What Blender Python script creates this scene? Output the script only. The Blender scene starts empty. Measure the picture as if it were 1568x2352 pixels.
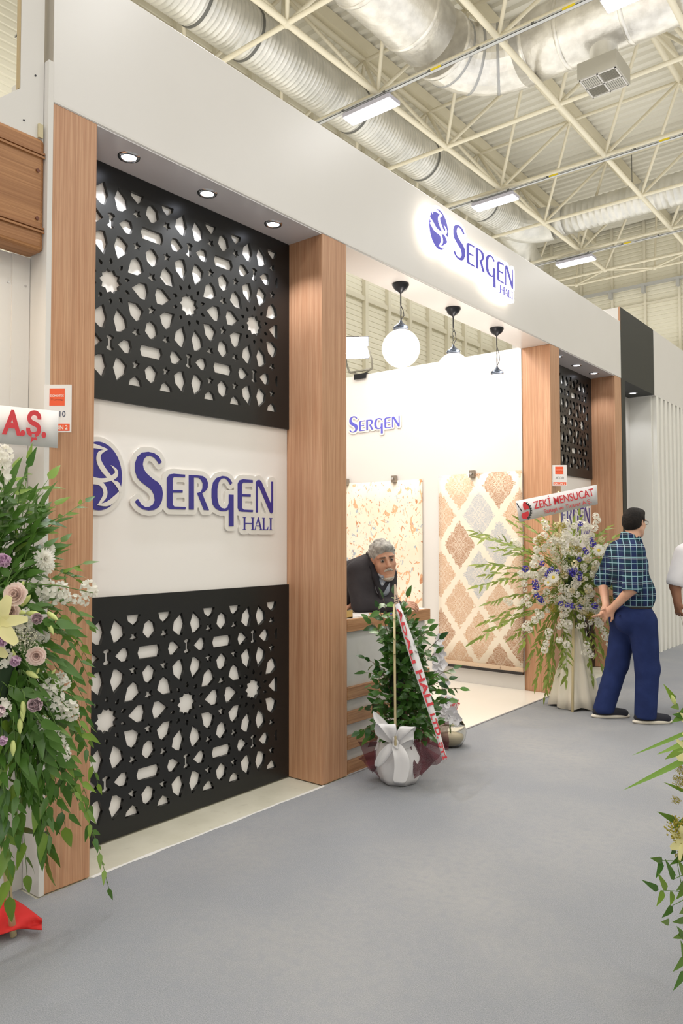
import bpy, bmesh, math, random
import numpy as np
from mathutils import Vector, Matrix
S = bpy.context.scene
COL = S.collection
rnd = random.Random(7)
PI = math.pi

# ------------------------------------------------------------------ camera, world, exposure
CX, CZ, YAW, PITCH, ROLL, FPX = 3.0190, 1.5, 0.67960, 0.03641, -0.00187, 1730.08
_f = Vector((-math.sin(YAW)*math.cos(PITCH), math.cos(YAW)*math.cos(PITCH), math.sin(PITCH)))
_r = _f.cross(Vector((0, 0, 1))).normalized(); _u = _r.cross(_f)
_c, _s = math.cos(ROLL), math.sin(ROLL)
RGT, UPV = _c*_r + _s*_u, -_s*_r + _c*_u
CAMP = Vector((CX, 0, CZ))
cd = bpy.data.cameras.new('camera'); cam = bpy.data.objects.new('camera', cd); COL.objects.link(cam)
cam.matrix_world = Matrix(((RGT.x, UPV.x, -_f.x, CX), (RGT.y, UPV.y, -_f.y, 0), (RGT.z, UPV.z, -_f.z, CZ), (0, 0, 0, 1)))
cd.sensor_fit = 'VERTICAL'; cd.sensor_height = 24; cd.sensor_width = 16; cd.lens = FPX/2352*24
cd.clip_start = 0.05; cd.clip_end = 200
S.camera = cam
w = bpy.data.worlds.new('world'); S.world = w; w.use_nodes = True
w.node_tree.nodes['Background'].inputs[0].default_value = (1, .93, .82, 1)
w.node_tree.nodes['Background'].inputs[1].default_value = 0.05
S.view_settings.view_transform = 'Standard'; S.view_settings.look = 'None'
S.view_settings.exposure = 0.0; S.view_settings.gamma = 1.0; S.view_settings.use_curve_mapping = False
S.cycles.use_denoising = True
S.cycles.max_bounces = 8; S.cycles.diffuse_bounces = 4; S.cycles.glossy_bounces = 3; S.cycles.transparent_max_bounces = 12
S.cycles.sample_clamp_indirect = 6.0
HALL_LAMP_W, CEILING_FILL_W, BOOTH_W, FLASH_W = 38.0, 1750.0, 43.0, 46.0
def light(name, kind, loc, energy, col=(1, 1, 1), size=.2, size_y=None, aim=None, parent=None, spread=None):
    d = bpy.data.lights.new(name, kind); d.energy = energy; d.color = col
    if kind == 'AREA':
        d.size = size
        if size_y: d.shape = 'RECTANGLE'; d.size_y = size_y
        if spread: d.spread = spread
    else: d.shadow_soft_size = size
    o = bpy.data.objects.new(name, d); COL.objects.link(o); o.location = loc
    if aim is not None: o.rotation_euler = (Vector(aim)-Vector(loc)).to_track_quat('-Z', 'Y').to_euler()
    if parent: o.parent = parent
    return o
light('ceiling_fill_light', 'AREA', (4.8, 3, 6.4), CEILING_FILL_W, (.99, .99, 1), 21, 33, (4.8, 3, 10))  # added fill, no fixture: stands in for light bounced up to the roof
light('camera_flash', 'POINT', (2.78, -.12, 1.66), FLASH_W, (1, .99, .98), .05)
light('booth_fill_light', 'AREA', (-1.75, 5.4, 4.6), BOOTH_W, (1, .91, .83), 2.0, 2.6, (-1.7, 5.5, 0))  # added fill over the booth, no lamp hangs here
light('booth_front_fill_light', 'AREA', (-.9, 5.3, 3.95), BOOTH_W*.85, (1, .91, .83), .5, 2.2, (-1.2, 7.0, 1.2))  # added fill aimed at the far booth wall, without a fixture

# ------------------------------------------------------------------ helpers
def at(px, py, axis, val):
    """the point where the sight line through a photograph pixel meets the plane axis = val"""
    d = _f*FPX + RGT*(px-784) - UPV*(py-1176); i = 'xyz'.index(axis)
    return CAMP + d*((val-CAMP[i])/d[i])
def sp(px, py, depth):
    """the point on that sight line at a given distance from the camera, in metres"""
    d = _f*FPX + RGT*(px-784) - UPV*(py-1176)
    return CAMP + d*(depth/FPX)
def lin(c):
    return tuple(((v/255)/12.92 if v/255 <= .04045 else ((v/255+.055)/1.055)**2.4) for v in c)
def mat(name, rgb, rough=.5, metal=0, emit=0, emit_rgb=None, spec=.5, alpha=1, trans=0, coat=0):
    m = bpy.data.materials.new(name); m.use_nodes = True
    b = m.node_tree.nodes['Principled BSDF']; c = (*lin(rgb), 1)
    b.inputs['Base Color'].default_value = c; b.inputs['Roughness'].default_value = rough
    b.inputs['Metallic'].default_value = metal; b.inputs['Specular IOR Level'].default_value = spec
    b.inputs['Alpha'].default_value = alpha; b.inputs['Transmission Weight'].default_value = trans
    b.inputs['Coat Weight'].default_value = coat
    if emit:
        b.inputs['Emission Color'].default_value = (*lin(emit_rgb or rgb), 1); b.inputs['Emission Strength'].default_value = emit
    m.diffuse_color = c
    return m
def nodes(m): return m.node_tree.nodes, m.node_tree.links, m.node_tree.nodes['Principled BSDF']
def N(m, t, **kw):
    n = m.node_tree.nodes.new(t)
    for k, v in kw.items():
        if k.startswith('i_'): n.inputs[k[2:].replace('_', ' ')].default_value = v
        else: setattr(n, k, v)
    return n
def vary(m, rgb2, scale=8, amount=1.0, detail=4, stretch=None, bump=0, coord='Object', lo=.35, hi=.65, bscale=None):
    """mixes the base colour towards rgb2 by noise and adds fine relief"""
    n, l, b = nodes(m)
    tc = N(m, 'ShaderNodeTexCoord'); mp = N(m, 'ShaderNodeMapping')
    if stretch: mp.inputs['Scale'].default_value = stretch
    l.new(tc.outputs[coord], mp.inputs[0])
    nz = N(m, 'ShaderNodeTexNoise'); nz.inputs['Scale'].default_value = scale; nz.inputs['Detail'].default_value = detail
    l.new(mp.outputs[0], nz.inputs[0])
    mr = N(m, 'ShaderNodeMapRange'); mr.inputs[1].default_value = lo; mr.inputs[2].default_value = hi; mr.inputs[4].default_value = amount
    l.new(nz.outputs[0], mr.inputs[0])
    mx = N(m, 'ShaderNodeMix', data_type='RGBA'); mx.inputs[6].default_value = b.inputs['Base Color'].default_value[:]
    if b.inputs['Base Color'].is_linked: l.new(b.inputs['Base Color'].links[0].from_socket, mx.inputs[6])
    mx.inputs[7].default_value = (*lin(rgb2), 1)
    l.new(mr.outputs[0], mx.inputs[0]); l.new(mx.outputs[2], b.inputs['Base Color'])
    if bump:
        bp = N(m, 'ShaderNodeBump'); bp.inputs['Strength'].default_value = bump; bp.inputs['Distance'].default_value = .01
        src = nz
        if bscale:
            src = N(m, 'ShaderNodeTexNoise'); src.inputs['Scale'].default_value = bscale; src.inputs['Detail'].default_value = 3; l.new(mp.outputs[0], src.inputs[0])
        l.new(src.outputs[0], bp.inputs['Height']); l.new(bp.outputs[0], b.inputs['Normal'])
    return m

class MB:
    """collects simple shapes and links them as one mesh object"""
    def __init__(s): s.v = []; s.f = []; s.sm = []
    def add(s, vs, fs, smooth=False):
        o = len(s.v); s.v += [tuple(p) for p in vs]; s.f += [tuple(i+o for i in q) for q in fs]; s.sm += [smooth]*len(fs); return s
    def box(s, a, b):
        (x0, y0, z0), (x1, y1, z1) = a, b
        return s.add([(x0,y0,z0),(x1,y0,z0),(x1,y1,z0),(x0,y1,z0),(x0,y0,z1),(x1,y0,z1),(x1,y1,z1),(x0,y1,z1)],
                     [(0,3,2,1),(4,5,6,7),(0,1,5,4),(1,2,6,5),(2,3,7,6),(3,0,4,7)])
    def obox(s, o, X, Y, Z):
        """box from corner-centre o with half axes X, Y, Z (vectors)"""
        o, X, Y, Z = map(Vector, (o, X, Y, Z))
        vs = [o-X-Y-Z, o+X-Y-Z, o+X+Y-Z, o-X+Y-Z, o-X-Y+Z, o+X-Y+Z, o+X+Y+Z, o-X+Y+Z]
        fs = [(0,3,2,1),(4,5,6,7),(0,1,5,4),(1,2,6,5),(2,3,7,6),(3,0,4,7)]
        if X.cross(Y).dot(Z) < 0: fs = [q[::-1] for q in fs]
        return s.add(vs, fs)
    def tube(s, pts, r, n=8, cap=True, smooth=True):
        pts = [Vector(p) for p in pts]; k = len(pts); R = r if isinstance(r, (list, tuple)) else [r]*k
        vs = []; t0 = None; a = None
        for i, p in enumerate(pts):
            t = (pts[min(i+1, k-1)]-pts[max(i-1, 0)]).normalized()
            if a is None: a = t.orthogonal().normalized()
            else: a = (a - t*a.dot(t)).normalized()
            b = t.cross(a)
            vs += [p + (a*math.cos(2*PI*j/n) + b*math.sin(2*PI*j/n))*R[i] for j in range(n)]
        fs = [(i*n+j, i*n+(j+1) % n, (i+1)*n+(j+1) % n, (i+1)*n+j) for i in range(k-1) for j in range(n)]
        s.add(vs, fs, smooth)
        if cap:
            o = len(s.v)-len(vs)
            s.f += [tuple(o+j for j in range(n))[::-1], tuple(o+(k-1)*n+j for j in range(n))]; s.sm += [False, False]
        return s
    def lathe(s, prof, c=(0, 0, 0), n=24, smooth=True, M=None):
        """profile of (radius, height) about z through c"""
        vs = [(c[0]+r*math.cos(2*PI*j/n), c[1]+r*math.sin(2*PI*j/n), c[2]+h) for r, h in prof for j in range(n)]
        if M: vs = [M @ Vector(p) for p in vs]
        fs = [(i*n+j, i*n+(j+1) % n, (i+1)*n+(j+1) % n, (i+1)*n+j) for i in range(len(prof)-1) for j in range(n)]
        return s.add(vs, fs, smooth)
    def ball(s, c, r, n=12, m=8, sc=(1, 1, 1)):
        vs = []
        for i in range(m+1):
            a = PI*i/m
            for j in range(n): vs.append((c[0]+r*sc[0]*math.sin(a)*math.cos(2*PI*j/n), c[1]+r*sc[1]*math.sin(a)*math.sin(2*PI*j/n), c[2]-r*sc[2]*math.cos(a)))
        return s.add(vs, [(i*n+j, i*n+(j+1) % n, (i+1)*n+(j+1) % n, (i+1)*n+j) for i in range(m) for j in range(n)], True)
    def mesh(s, name):
        me = bpy.data.meshes.new(name); me.from_pydata(s.v, [], s.f); me.polygons.foreach_set('use_smooth', s.sm); me.update(); return me
    def build(s, name, m, parent=None, loc=None):
        return link(name, s.mesh(name), m, parent, loc)
def link(name, me, m=None, parent=None, loc=None, mtx=None):
    o = bpy.data.objects.new(name, me); COL.objects.link(o)
    if m is not None and me is not None and len(me.materials) == 0: me.materials.append(m)
    if parent is not None: o.parent = parent
    if mtx is not None: o.matrix_basis = mtx
    if loc is not None: o.location = loc
    return o
def tag(o, label=None, cat=None, group=None, kind=None):
    if label: o['label'] = label
    if cat: o['category'] = cat
    if group: o['group'] = group
    if kind: o['kind'] = kind
    return o
def thing(name, label, cat, loc=(0, 0, 0), rz=0, group=None):
    o = bpy.data.objects.new(name, None); COL.objects.link(o); o.location = loc; o.rotation_euler = (0, 0, rz); o.empty_display_size = .1
    return tag(o, label, cat, group)
def part(name, mb, m, parent): return mb.build(name, m, parent)
def struct(name, mb, m, parent=None):
    o = mb.build(name, m, parent)
    if parent is None: o['kind'] = 'structure'
    return o
def bevel(o, w=.004, seg=2):
    b = o.modifiers.new('bevel', 'BEVEL'); b.width = w; b.segments = seg; b.limit_method = 'ANGLE'; return o
def dup(o, mtx=None, parent=None, label=None):
    c = o.copy(); COL.objects.link(c); c.parent = parent
    if mtx is not None: c.matrix_basis = mtx
    if label: c['label'] = label
    for ch in o.children: dup(ch, None, c)
    return c
def from_curve(cu):
    o = bpy.data.objects.new('tmp', cu); COL.objects.link(o)
    dg = bpy.context.evaluated_depsgraph_get()
    me = bpy.data.meshes.new_from_object(o.evaluated_get(dg)); bpy.data.objects.remove(o); return me
def plate(name, loops, depth, M, bev=0):
    """flat plate in the local xy plane cut from closed loops (even-odd), thickness depth along local z, placed by M"""
    cu = bpy.data.curves.new(name, 'CURVE'); cu.dimensions = '2D'; cu.fill_mode = 'BOTH'; cu.extrude = depth/2
    if bev: cu.bevel_depth = bev; cu.bevel_resolution = 0
    for lp in loops:
        s = cu.splines.new('POLY'); s.points.add(len(lp)-1); s.use_cyclic_u = True
        for p, q in zip(s.points, lp): p.co = (q[0], q[1], 0, 1)
    me = from_curve(cu); me.transform(M); me.name = name; bpy.data.curves.remove(cu); return me
def frame(o, X, Y):
    """matrix with local x along X, y along Y"""
    X = Vector(X).normalized(); Y = Vector(Y); Y = (Y - X*Y.dot(X)).normalized(); Z = X.cross(Y); o = Vector(o)
    return Matrix(((X.x, Y.x, Z.x, o.x), (X.y, Y.y, Z.y, o.y), (X.z, Y.z, Z.z, o.z), (0, 0, 0, 1)))
def lettering(body, M, height, width=None, bold=0.0, depth=.002, center=True):
    """raised or printed text standing on the local x axis of M, cap height given, optional total width"""
    cu = bpy.data.curves.new('lettering', 'FONT'); cu.body = body; cu.size = 1; cu.offset = bold; cu.extrude = .01
    me = from_curve(cu); bpy.data.curves.remove(cu)
    xs = np.empty(len(me.vertices)*3); me.vertices.foreach_get('co', xs); xs = xs.reshape(-1, 3)
    x0, x1 = xs[:, 0].min(), xs[:, 0].max()
    k = height/.73; kx = (width/(x1-x0)) if width else k
    xs[:, 0] = (xs[:, 0]-x0)*kx; xs[:, 1] *= k; xs[:, 2] *= depth/.02
    if center: xs[:, 0] -= (x1-x0)*kx/2
    me.vertices.foreach_set('co', xs.ravel()); me.transform(M); me.name = 'lettering'; return me

# ------------------------------------------------------------------ materials
WHITE = mat('white_laminate', (226, 223, 221), .28); WHITEM = mat('white_paint', (222, 219, 216), .55)
vary(WHITE, (221, 218, 215), 1.2, .6)
GREYW = mat('grey_lacquer', (226, 224, 226), .25)
def wood(name, a, b, c, along='z', scale=1):
    m = mat(name, a, .42)
    st = {'z': (60, 60, .7), 'y': (60, .7, 60), 'x': (.7, 60, 60)}[along]
    vary(m, b, 2.4*scale, 1, 5, st, lo=.38, hi=.66); vary(m, c, 1.1*scale, .55, 3, tuple(.5*k for k in st), .06, lo=.5, hi=.72); vary(m, c, 5*scale, .55, 2, tuple(1.4*k for k in st), lo=.52, hi=.66)
    return m
WOOD = wood('oak_veneer', (204, 160, 126), (184, 134, 100), (164, 114, 82))
WOODH = wood('oak_veneer_lengthwise', (192, 146, 106), (164, 116, 78), (144, 98, 64), 'y')
WOODC = wood('cornice_wood', (176, 126, 82), (152, 102, 60), (136, 88, 50), 'y', .8)
BLACK = mat('black_satin_board', (24, 25, 26), .34)
DARK = mat('dark_grey_board', (50, 51, 49), .55, spec=.3)
CREAM = mat('cream_steel', (224, 216, 192), .5); DECK = mat('cream_deck', (226, 222, 209), .6)
CLAD = mat('cream_cladding', (238, 233, 214), .6); CLADG = mat('darker_cladding_post', (228, 222, 202), .6)  # posts and girts slightly darker cream than the sheets
STEEL = mat('galvanised_duct', (230, 228, 222), .36, .6); vary(STEEL, (196, 195, 188), 3, .7, 4)
FOIL = mat('foil_insulation', (242, 239, 232), .3, .65); vary(FOIL, (210, 206, 198), 6, .8, 6, bump=.55, bscale=14)
TRAY = mat('cable_tray_zinc', (190, 190, 188), .5, .2)
BLUE = mat('blue_letter_face', (52, 46, 140), .22, coat=.4)
GLOWBLUE = mat('blue_lit_letter_face', (44, 38, 160), .3, emit=.35, emit_rgb=(60, 50, 200))
SIGNW = mat('white_sign_board', (230, 226, 220), .35)
SIGNLIT = mat('white_backlit_acrylic', (255, 250, 240), .4, emit=2.6, emit_rgb=(255, 244, 228))
CARPET = mat('grey_carpet', (156, 157, 160), .95, spec=.1)
vary(CARPET, (128, 131, 137), 260, .9, 2, bump=.25); vary(CARPET, (168, 166, 163), 1.1, .55, 5, lo=.42, hi=.7); vary(CARPET, (140, 143, 149), 26, .45, 3, lo=.45, hi=.7)
CONC = mat('bare_hall_floor', (210, 206, 188), .5); vary(CONC, (196, 192, 172), 5, .7, 6); vary(CONC, (176, 170, 150), 18, .35, 6, lo=.6, hi=.75)
BOOTHF = mat('cream_booth_floor', (240, 233, 222), .3)
CHROME = mat('chrome', (215, 215, 218), .12, 1); DKMETAL = mat('dark_metal', (46, 47, 52), .35, .6)
LAMPON = mat('lamp_glow', (255, 250, 245), .4, emit=9, emit_rgb=(255, 250, 244))
SPOTON = mat('downlight_glow', (240, 244, 255), .4, emit=8, emit_rgb=(235, 240, 255))
GLOBE = mat('opal_glass', (255, 246, 234), .25, emit=1.5, emit_rgb=(255, 243, 226))
RED = mat('red_print', (206, 52, 62), .5); BLACKP = mat('black_print', (34, 34, 38), .5); ORANGE = mat('orange_print', (230, 92, 52), .5)
NAVYP = mat('navy_print', (52, 60, 92), .5); PAPER = mat('white_banner_paper', (226, 224, 224), .5); GREYP = mat('grey_print', (120, 120, 125), .5)
YEL = mat('yellow_sticker', (226, 200, 40), .5)

# ------------------------------------------------------------------ floor, hall walls, ceiling
struct('floor', MB().box((-6.3, -14, -.06), (16, 20, -.006)), CONC)
fc = MB().box((.012, -14, -.006), (16, 20, 0))
for y0, y1 in ((-14, 1.69), (9.06, 10.35), (10.4, 20)): fc.box((-.45 if y1 < 10 else -3, y0, -.006), (.012, y1, 0))
fcarp = struct('floor_carpet', fc, CARPET)
struct('floor_booth', MB().box((-3.3, 3.79, -.006), (.0, 6.99, .004)), BOOTHF)
ed = MB().box((.0, 3.79, -.004), (.014, 6.99, .006)); struct('trim_1', ed, mat('grey_edge_strip', (150, 148, 150), .5))
tp = MB(); rr = random.Random(3)
ys = [1.95+i*.1 for i in range(17)]
tp.add([p for y in ys for p in ((.004+rr.uniform(-.006, .004), y, .001), (.022+rr.uniform(-.004, .006), y, .0012))], [(2*i, 2*i+1, 2*i+3, 2*i+2) for i in range(16)])
struct('trim_2', tp, mat('white_floor_tape', (226, 224, 220), .5))
def hallwall(name, mb_pts, posts, girts):
    w_ = struct(name, mb_pts, CLAD)
    for p in posts: part('wall_post', MB().box(*p), CLADG, w_)
    for g in girts: part('wall_girt', MB().box(*g), CLADG, w_)
    return w_
vary(CLAD, (230, 225, 206), .5, .6)
# sheets of the cladding lie horizontally: shallow ribs
def ribs_x(x, y0, y1, z0, z1, step=.11, d=.012):
    m = MB(); n = int((z1-z0)/step); vs = []; fs = []
    for i in range(n+1):
        z = z0+i*step
        for zz, dd in ((z, 0), (z+.01, d), (z+step-.03, d), (z+step-.02, 0)): vs += [(x+dd, y0, zz), (x+dd, y1, zz)]
    k = len(vs)//2
    m.add(vs, [(2*i, 2*i+1, 2*i+3, 2*i+2) for i in range(k-1)]); return m
def ribs_y(y, x0, x1, z0, z1, step=.11, d=.012):
    m = ribs_x(0, 0, 1, z0, z1, step, d); m.v = [(x1+(x0-x1)*b, y-a, c) for a, b, c in m.v]; return m
hallwall('wall_left', ribs_x(-6.3, -14, 20, 0, 10), [((-6.29, 12.26-.813*k-.05, 0), (-6.2, 12.26-.813*k+.05, 9.9)) for k in range(-9, 9)],
         [((-6.29, -14, z), (-6.225, 20, z+.1)) for z in (3.6, 6.4, 8.6)])
wb = hallwall('wall_back', ribs_y(20, -6.3, 16, 0, 10), [((-3.82+.84*k-.03, 19.9, 0), (-3.82+.84*k+.03, 19.985, 9.9)) for k in range(-3, 14)], [])
for z in (7.55,): part('wall_girt', MB().box((-6.2, 19.93, z), (16, 19.985, z+.06)), CLADG, wb)
struct('wall_right', MB().box((16, -14, 0), (16.1, 20, 10)), CLAD); struct('wall_front', MB().box((-6.3, -14.1, 0), (16, -14, 10)), CLAD)
# corrugated roof deck, ribs run across the hall
dk = MB(); ystep = .22; vs = []
n = int(34/ystep)
for i in range(n):
    y = -14+i*ystep
    for yy, dz in ((y, 0), (y+.03, .05), (y+.11, .05), (y+.14, 0)): vs += [(-6.3, yy, 9.72+dz), (16, yy, 9.72+dz)]
dk.add(vs, [(2*i, 2*i+2, 2*i+3, 2*i+1) for i in range(len(vs)//2-1)])
ceil = struct('ceiling', dk, DECK)
GX = [-5.27+1.94*i for i in range(7)]; GY = [2.92+1.93*j for j in range(8)]+[18.0]
TX = [x+.97 for x in GX[:-1]]; TY = [y+.965 for y in GY[:-1]]
for x in TX: part('purlin', MB().box((x-.05, -14, 9.5), (x+.05, 20, 9.71)), CREAM, ceil)

# ------------------------------------------------------------------ the space frame under the roof
sf = thing('space_frame', 'cream tubular steel space frame carrying the hall roof', 'roof truss', (0, 0, 8))
rod = MB().tube([(0, 0, 0), (0, 0, 1)], 1, 8).mesh('rod'); rod.materials.append(CREAM)
hub = MB().ball((0, 0, 0), .06, 10, 6).mesh('hub'); hub.materials.append(CREAM)
def bar(name, a, b, r):
    a, b = Vector(a)-Vector((0, 0, 8)), Vector(b)-Vector((0, 0, 8)); d = b-a
    M = Matrix.Translation(a) @ d.to_track_quat('Z', 'Y').to_matrix().to_4x4() @ Matrix.Diagonal((r, r, d.length, 1))
    return link(name, rod, None, sf, mtx=M)
ZB, ZT = 8.0, 9.37
for i, x in enumerate(GX):
    for j, y in enumerate(GY):
        link('node', hub, None, sf, (x, y, 0))
        if i+1 < len(GX): bar('chord', (x, y, ZB), (GX[i+1], y, ZB), .034)
        if j+1 < len(GY): bar('chord', (x, y, ZB), (x, GY[j+1], ZB), .042)
for i, x in enumerate(TX):
    for j, y in enumerate(TY):
        link('node', hub, None, sf, (x, y, ZT-8))
        if i+1 < len(TX): bar('top_chord', (x, y, ZT), (TX[i+1], y, ZT), .03)
        if j+1 < len(TY): bar('top_chord', (x, y, ZT), (x, TY[j+1], ZT), .05)
        if i < 5:
            for xx in (x-.97, x+.97):
                for yy in (GY[j], GY[j+1]): bar('brace', (x, y, ZT), (xx, yy, ZB), .028)
for i, x in enumerate(TX[:5]):                                         # end row that closes the frame
    link('node', hub, None, sf, (x, 18.66, 0.02))
    for xx in (x-.97, x+.97): bar('end_brace', (x, 18.66, 8.02), (xx, 18.0, ZB), .026)
    if i: bar('end_chord', (TX[i-1], 18.66, 8.02), (x, 18.66, 8.02), .034)
    bar('end_post', (x, 18.66, 8.02), (x, 18.9, 9.6), .024)

# ------------------------------------------------------------------ air ducts
def spiral(pts_axis, r, p0, p1, step=.11, seams=()):
    """ribbed round duct from p0 to p1"""
    p0, p1 = Vector(p0), Vector(p1); L = (p1-p0).length; k = int(L/step); P = []; R = []
    for i in range(k):
        for t, rr_ in ((0, r), (.72, r), (.80, r+.007), (.92, r+.007)):
            P.append(p0+(p1-p0)*((i+t)/k)); R.append(rr_)
    return MB().tube(P, R, 28)
def ring(c, axis, r, wd=.03): 
    a = Vector(axis)
    return MB().tube([Vector(c)-a*wd, Vector(c)-a*wd*.6, Vector(c)+a*wd*.6, Vector(c)+a*wd], [r, r+.018, r+.018, r], 28)
def elbow(c0, d0, d1, R, r, n=7):
    """gored bend: starts at c0 heading d0, turns to d1 with radius R"""
    c0, d0, d1 = Vector(c0), Vector(d0), Vector(d1); ctr = c0+d1*R
    return [ctr - d1*R*math.cos(a)+d0*R*math.sin(a) for a in (PI/2*i/n for i in range(n+1))]
DSEAM = mat('dark_duct_seam', (110, 110, 106), .5, .5)
d1 = thing('spiral_duct', 'long ribbed spiral air duct running above the white fascia', 'air duct', (-4.4, 8, 8.5))
def put(name, mb, m, root):
    o = mb.build(name, m, root); o.matrix_parent_inverse = Matrix.Translation(-root.location); return o
r1 = .36
put('pipe', spiral(None, r1, (-4.4, -13.9, 8.5), (-4.4, 15.0, 8.5), .075), STEEL, d1)
for y in (3.3, 6.2, 7.1, 9.5, 11.6, 13.9): put('joint', ring((-4.4, y, 8.5), (0, 1, 0), r1-.008), DSEAM, d1)
b1 = elbow((-4.4, 15.0, 8.5), (0, 1, 0), (1, 0, 0), .75, r1)
put('elbow', MB().tube(b1, r1*1.02, 28, smooth=False), STEEL, d1)
put('stub', MB().tube([(-4.4, 15.0, 8.5), (-4.55, 15.9, 8.45), (-4.8, 16.5, 8.3), (-4.9, 17.2, 8.2)], [.34, .36, .38, .36], 24), STEEL, d1)
d3 = thing('spiral_duct.001', 'ribbed spiral air duct crossing the hall towards the far end wall', 'air duct', (0, 15.77, 8.5))
put('pipe', spiral(None, .31, (-3.4, 15.77, 8.5), (15.9, 15.77, 8.5), .13), STEEL, d3)
for x in (-3.5, -.75, -.35, 2.2): put('joint', MB().tube([(x-.12, 15.77, 8.5), (x+.12, 15.77, 8.5)], .325, 28), STEEL, d3)
for x in (-1.95, .6): put('hanger', MB().tube([(x, 15.77, 8.7), (x, 15.77, 9.7)], .008, 6), DSEAM, d3)
d2 = thing('insulated_duct', 'fat foil wrapped air duct with a taped bend above the aisle', 'air duct', (-2.43, 9, 8.5))
r2 = .46
put('pipe', MB().tube([(-2.43, -13.9+i*.55, 8.5) for i in range(42)], r2, 32), FOIL, d2)
b2 = elbow((-2.43, 9.05, 8.5), (0, 1, 0), (1, 0, 0), .85, r2)
put('elbow', MB().tube(b2, r2, 32, smooth=False), FOIL, d2)
put('cross_pipe', MB().tube([(-1.6+i*.55, 9.88, 8.5) for i in range(32)], r2*1.01, 32), FOIL, d2)
for y in (5.0, 6.1, 7.15, 8.2, 9.0): put('tape_band', ring((-2.43, y, 8.5), (0, 1, 0), r2, .035), FOIL, d2)
TAPE = mat('grey_duct_tape', (172, 172, 172), .4, .6)
for q in b2[1:-1:2]:
    dirv = (q-Vector((-2.43+.85, 9.05, 8.5))); t = Vector((0, 0, 1)).cross(dirv).normalized()
    put('tape_band', ring(q, t, r2-.012, .03), TAPE, d2)
for x in (-1.45, -.95, -.1, .75, 1.0, 2.6): put('tape_band', ring((x, 9.88, 8.5), (1, 0, 0), r2, .035), FOIL, d2)
df = thing('air_diffuser', 'square grey four way air diffuser hanging under the foil duct', 'air vent', (-.44, 9.88, 7.6))
DG = mat('grey_diffuser_metal', (176, 172, 160), .45, .2)
part('box', MB().box((-.26, -.27, 0), (.26, .27, .22)), DG, df)
part('neck', MB().lathe([(.18, .22), (.18, .52)], n=24), STEEL, df)
part('frame', MB().box((-.24, -.25, -.012), (.24, -.235, 0)).box((-.24, .235, -.012), (.24, .25, 0)).box((-.24, -.25, -.012), (-.225, .25, 0)).box((.225, -.25, -.012), (.24, .25, 0)).box((-.01, -.25, -.012), (.01, .25, 0)).box((-.24, -.01, -.012), (.24, .01, 0)), mat('light_grey_frame', (200, 196, 190), .5), df)
DK2 = mat('painted_louvre_shade', (70, 68, 66), .6)  # backing sheet with the shade between louvres put into its colour
for qx, qy, kind in ((-.12, -.12, 'y'), (.12, .12, 'y'), (-.12, .12, 'x'), (.12, -.12, 'x')):
    part('louvre_back', MB().box((qx-.1, qy-.1, -.003), (qx+.1, qy+.1, -.001)), DK2 if (qx*qy > 0) else DG, df)
    for k in range(8):
        t = -.09+k*.0255
        m_ = MB().obox((qx+(t if kind == 'y' else 0), qy+(0 if kind == 'y' else t), -.008), (.008, 0, .004) if kind == 'y' else (.1, 0, 0), (0, .1, 0) if kind == 'y' else (0, .008, .004), (0, 0, .001))
        part('louvre', m_, DG, df)

# ------------------------------------------------------------------ fluorescent lamps and cable trays
LX = [-3.42, .42, 4.27, 8.1, 12.0]; LY = [-10.6, -6.8, -2.95, .92, 4.78, 8.67, 12.53, 16.4]
lampm = {}
def hall_lamp(x, y, lab):
    t = thing('fluorescent_lamp', lab, 'lamp', (x, y, 7.72), 0, 'hall lamps under the roof')
    if not lampm:
        lampm['h'] = MB().box((-.42, -.14, .03), (.42, .14, .09)).mesh('housing'); lampm['h'].materials.append(mat('lamp_housing', (190, 188, 200), .5))
        lampm['d'] = MB().add([(-.42,-.13,.03),(.42,-.13,.03),(.42,.13,.03),(-.42,.13,.03),(-.40,-.09,0),(.40,-.09,0),(.40,.09,0),(-.40,.09,0)], [(0,1,5,4),(1,2,6,5),(2,3,7,6),(3,0,4,7),(4,5,6,7)]).mesh('diffuser'); lampm['d'].materials.append(LAMPON)
    link('housing', lampm['h'], None, t); link('diffuser', lampm['d'], None, t)
    if abs(x-.42) < 6 or y > -4:
        light('lamp_down_light', 'AREA', (0, 0, -.02), HALL_LAMP_W, (.985, .99, 1), .8, .24, (0, 0, -1), t)
lab = {(0, 5): 'glowing ceiling lamp above the white fascia, nearest of its row', (0, 6): 'glowing ceiling lamp right above the backlit fascia sign', (0, 7): 'small far glowing ceiling lamp near the spiral duct bend', (1, 5): 'glowing ceiling lamp beside the air diffuser, cut by the frame'}
for i, x in enumerate(LX):
    for j, y in enumerate(LY): hall_lamp(x, y, lab.get((i, j), 'ceiling lamp of the hall outside the picture'))
for j, y in enumerate(LY[4:]):
    t = thing('cable_tray', ['zinc cable tray overhead in front of the bend of the foil duct', 'thin zinc cable tray under the foil duct with yellow stickers', 'thin zinc cable tray over the lamp above the sign', 'thin far zinc cable tray near the end wall'][j], 'cable tray', (0, y-.12, 7.83))
    part('channel', MB().box((-6, -.03, 0), (15, .03, .006)).box((-6, -.03, 0), (15, -.026, .03)).box((-6, .026, 0), (15, .03, .03)), TRAY, t)
    for x in (-5.2, -2.3, -.45, 3.1): part('sticker', MB().box((x, -.033, .0), (x+.16, -.03, .03)), YEL, t)
    for k in range(12): part('clip', MB().box((-4.6+k*.75, -.034, .004), (-4.56+k*.75, .034, .032)), DSEAM, t)
ct = thing('cable_tray.004', 'straight cable tray fixed along the far end wall', 'cable tray', (0, 19.8, 8.0))
part('channel', MB().box((-6, -.06, 0), (15, .06, .06)), TRAY, ct)
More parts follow.
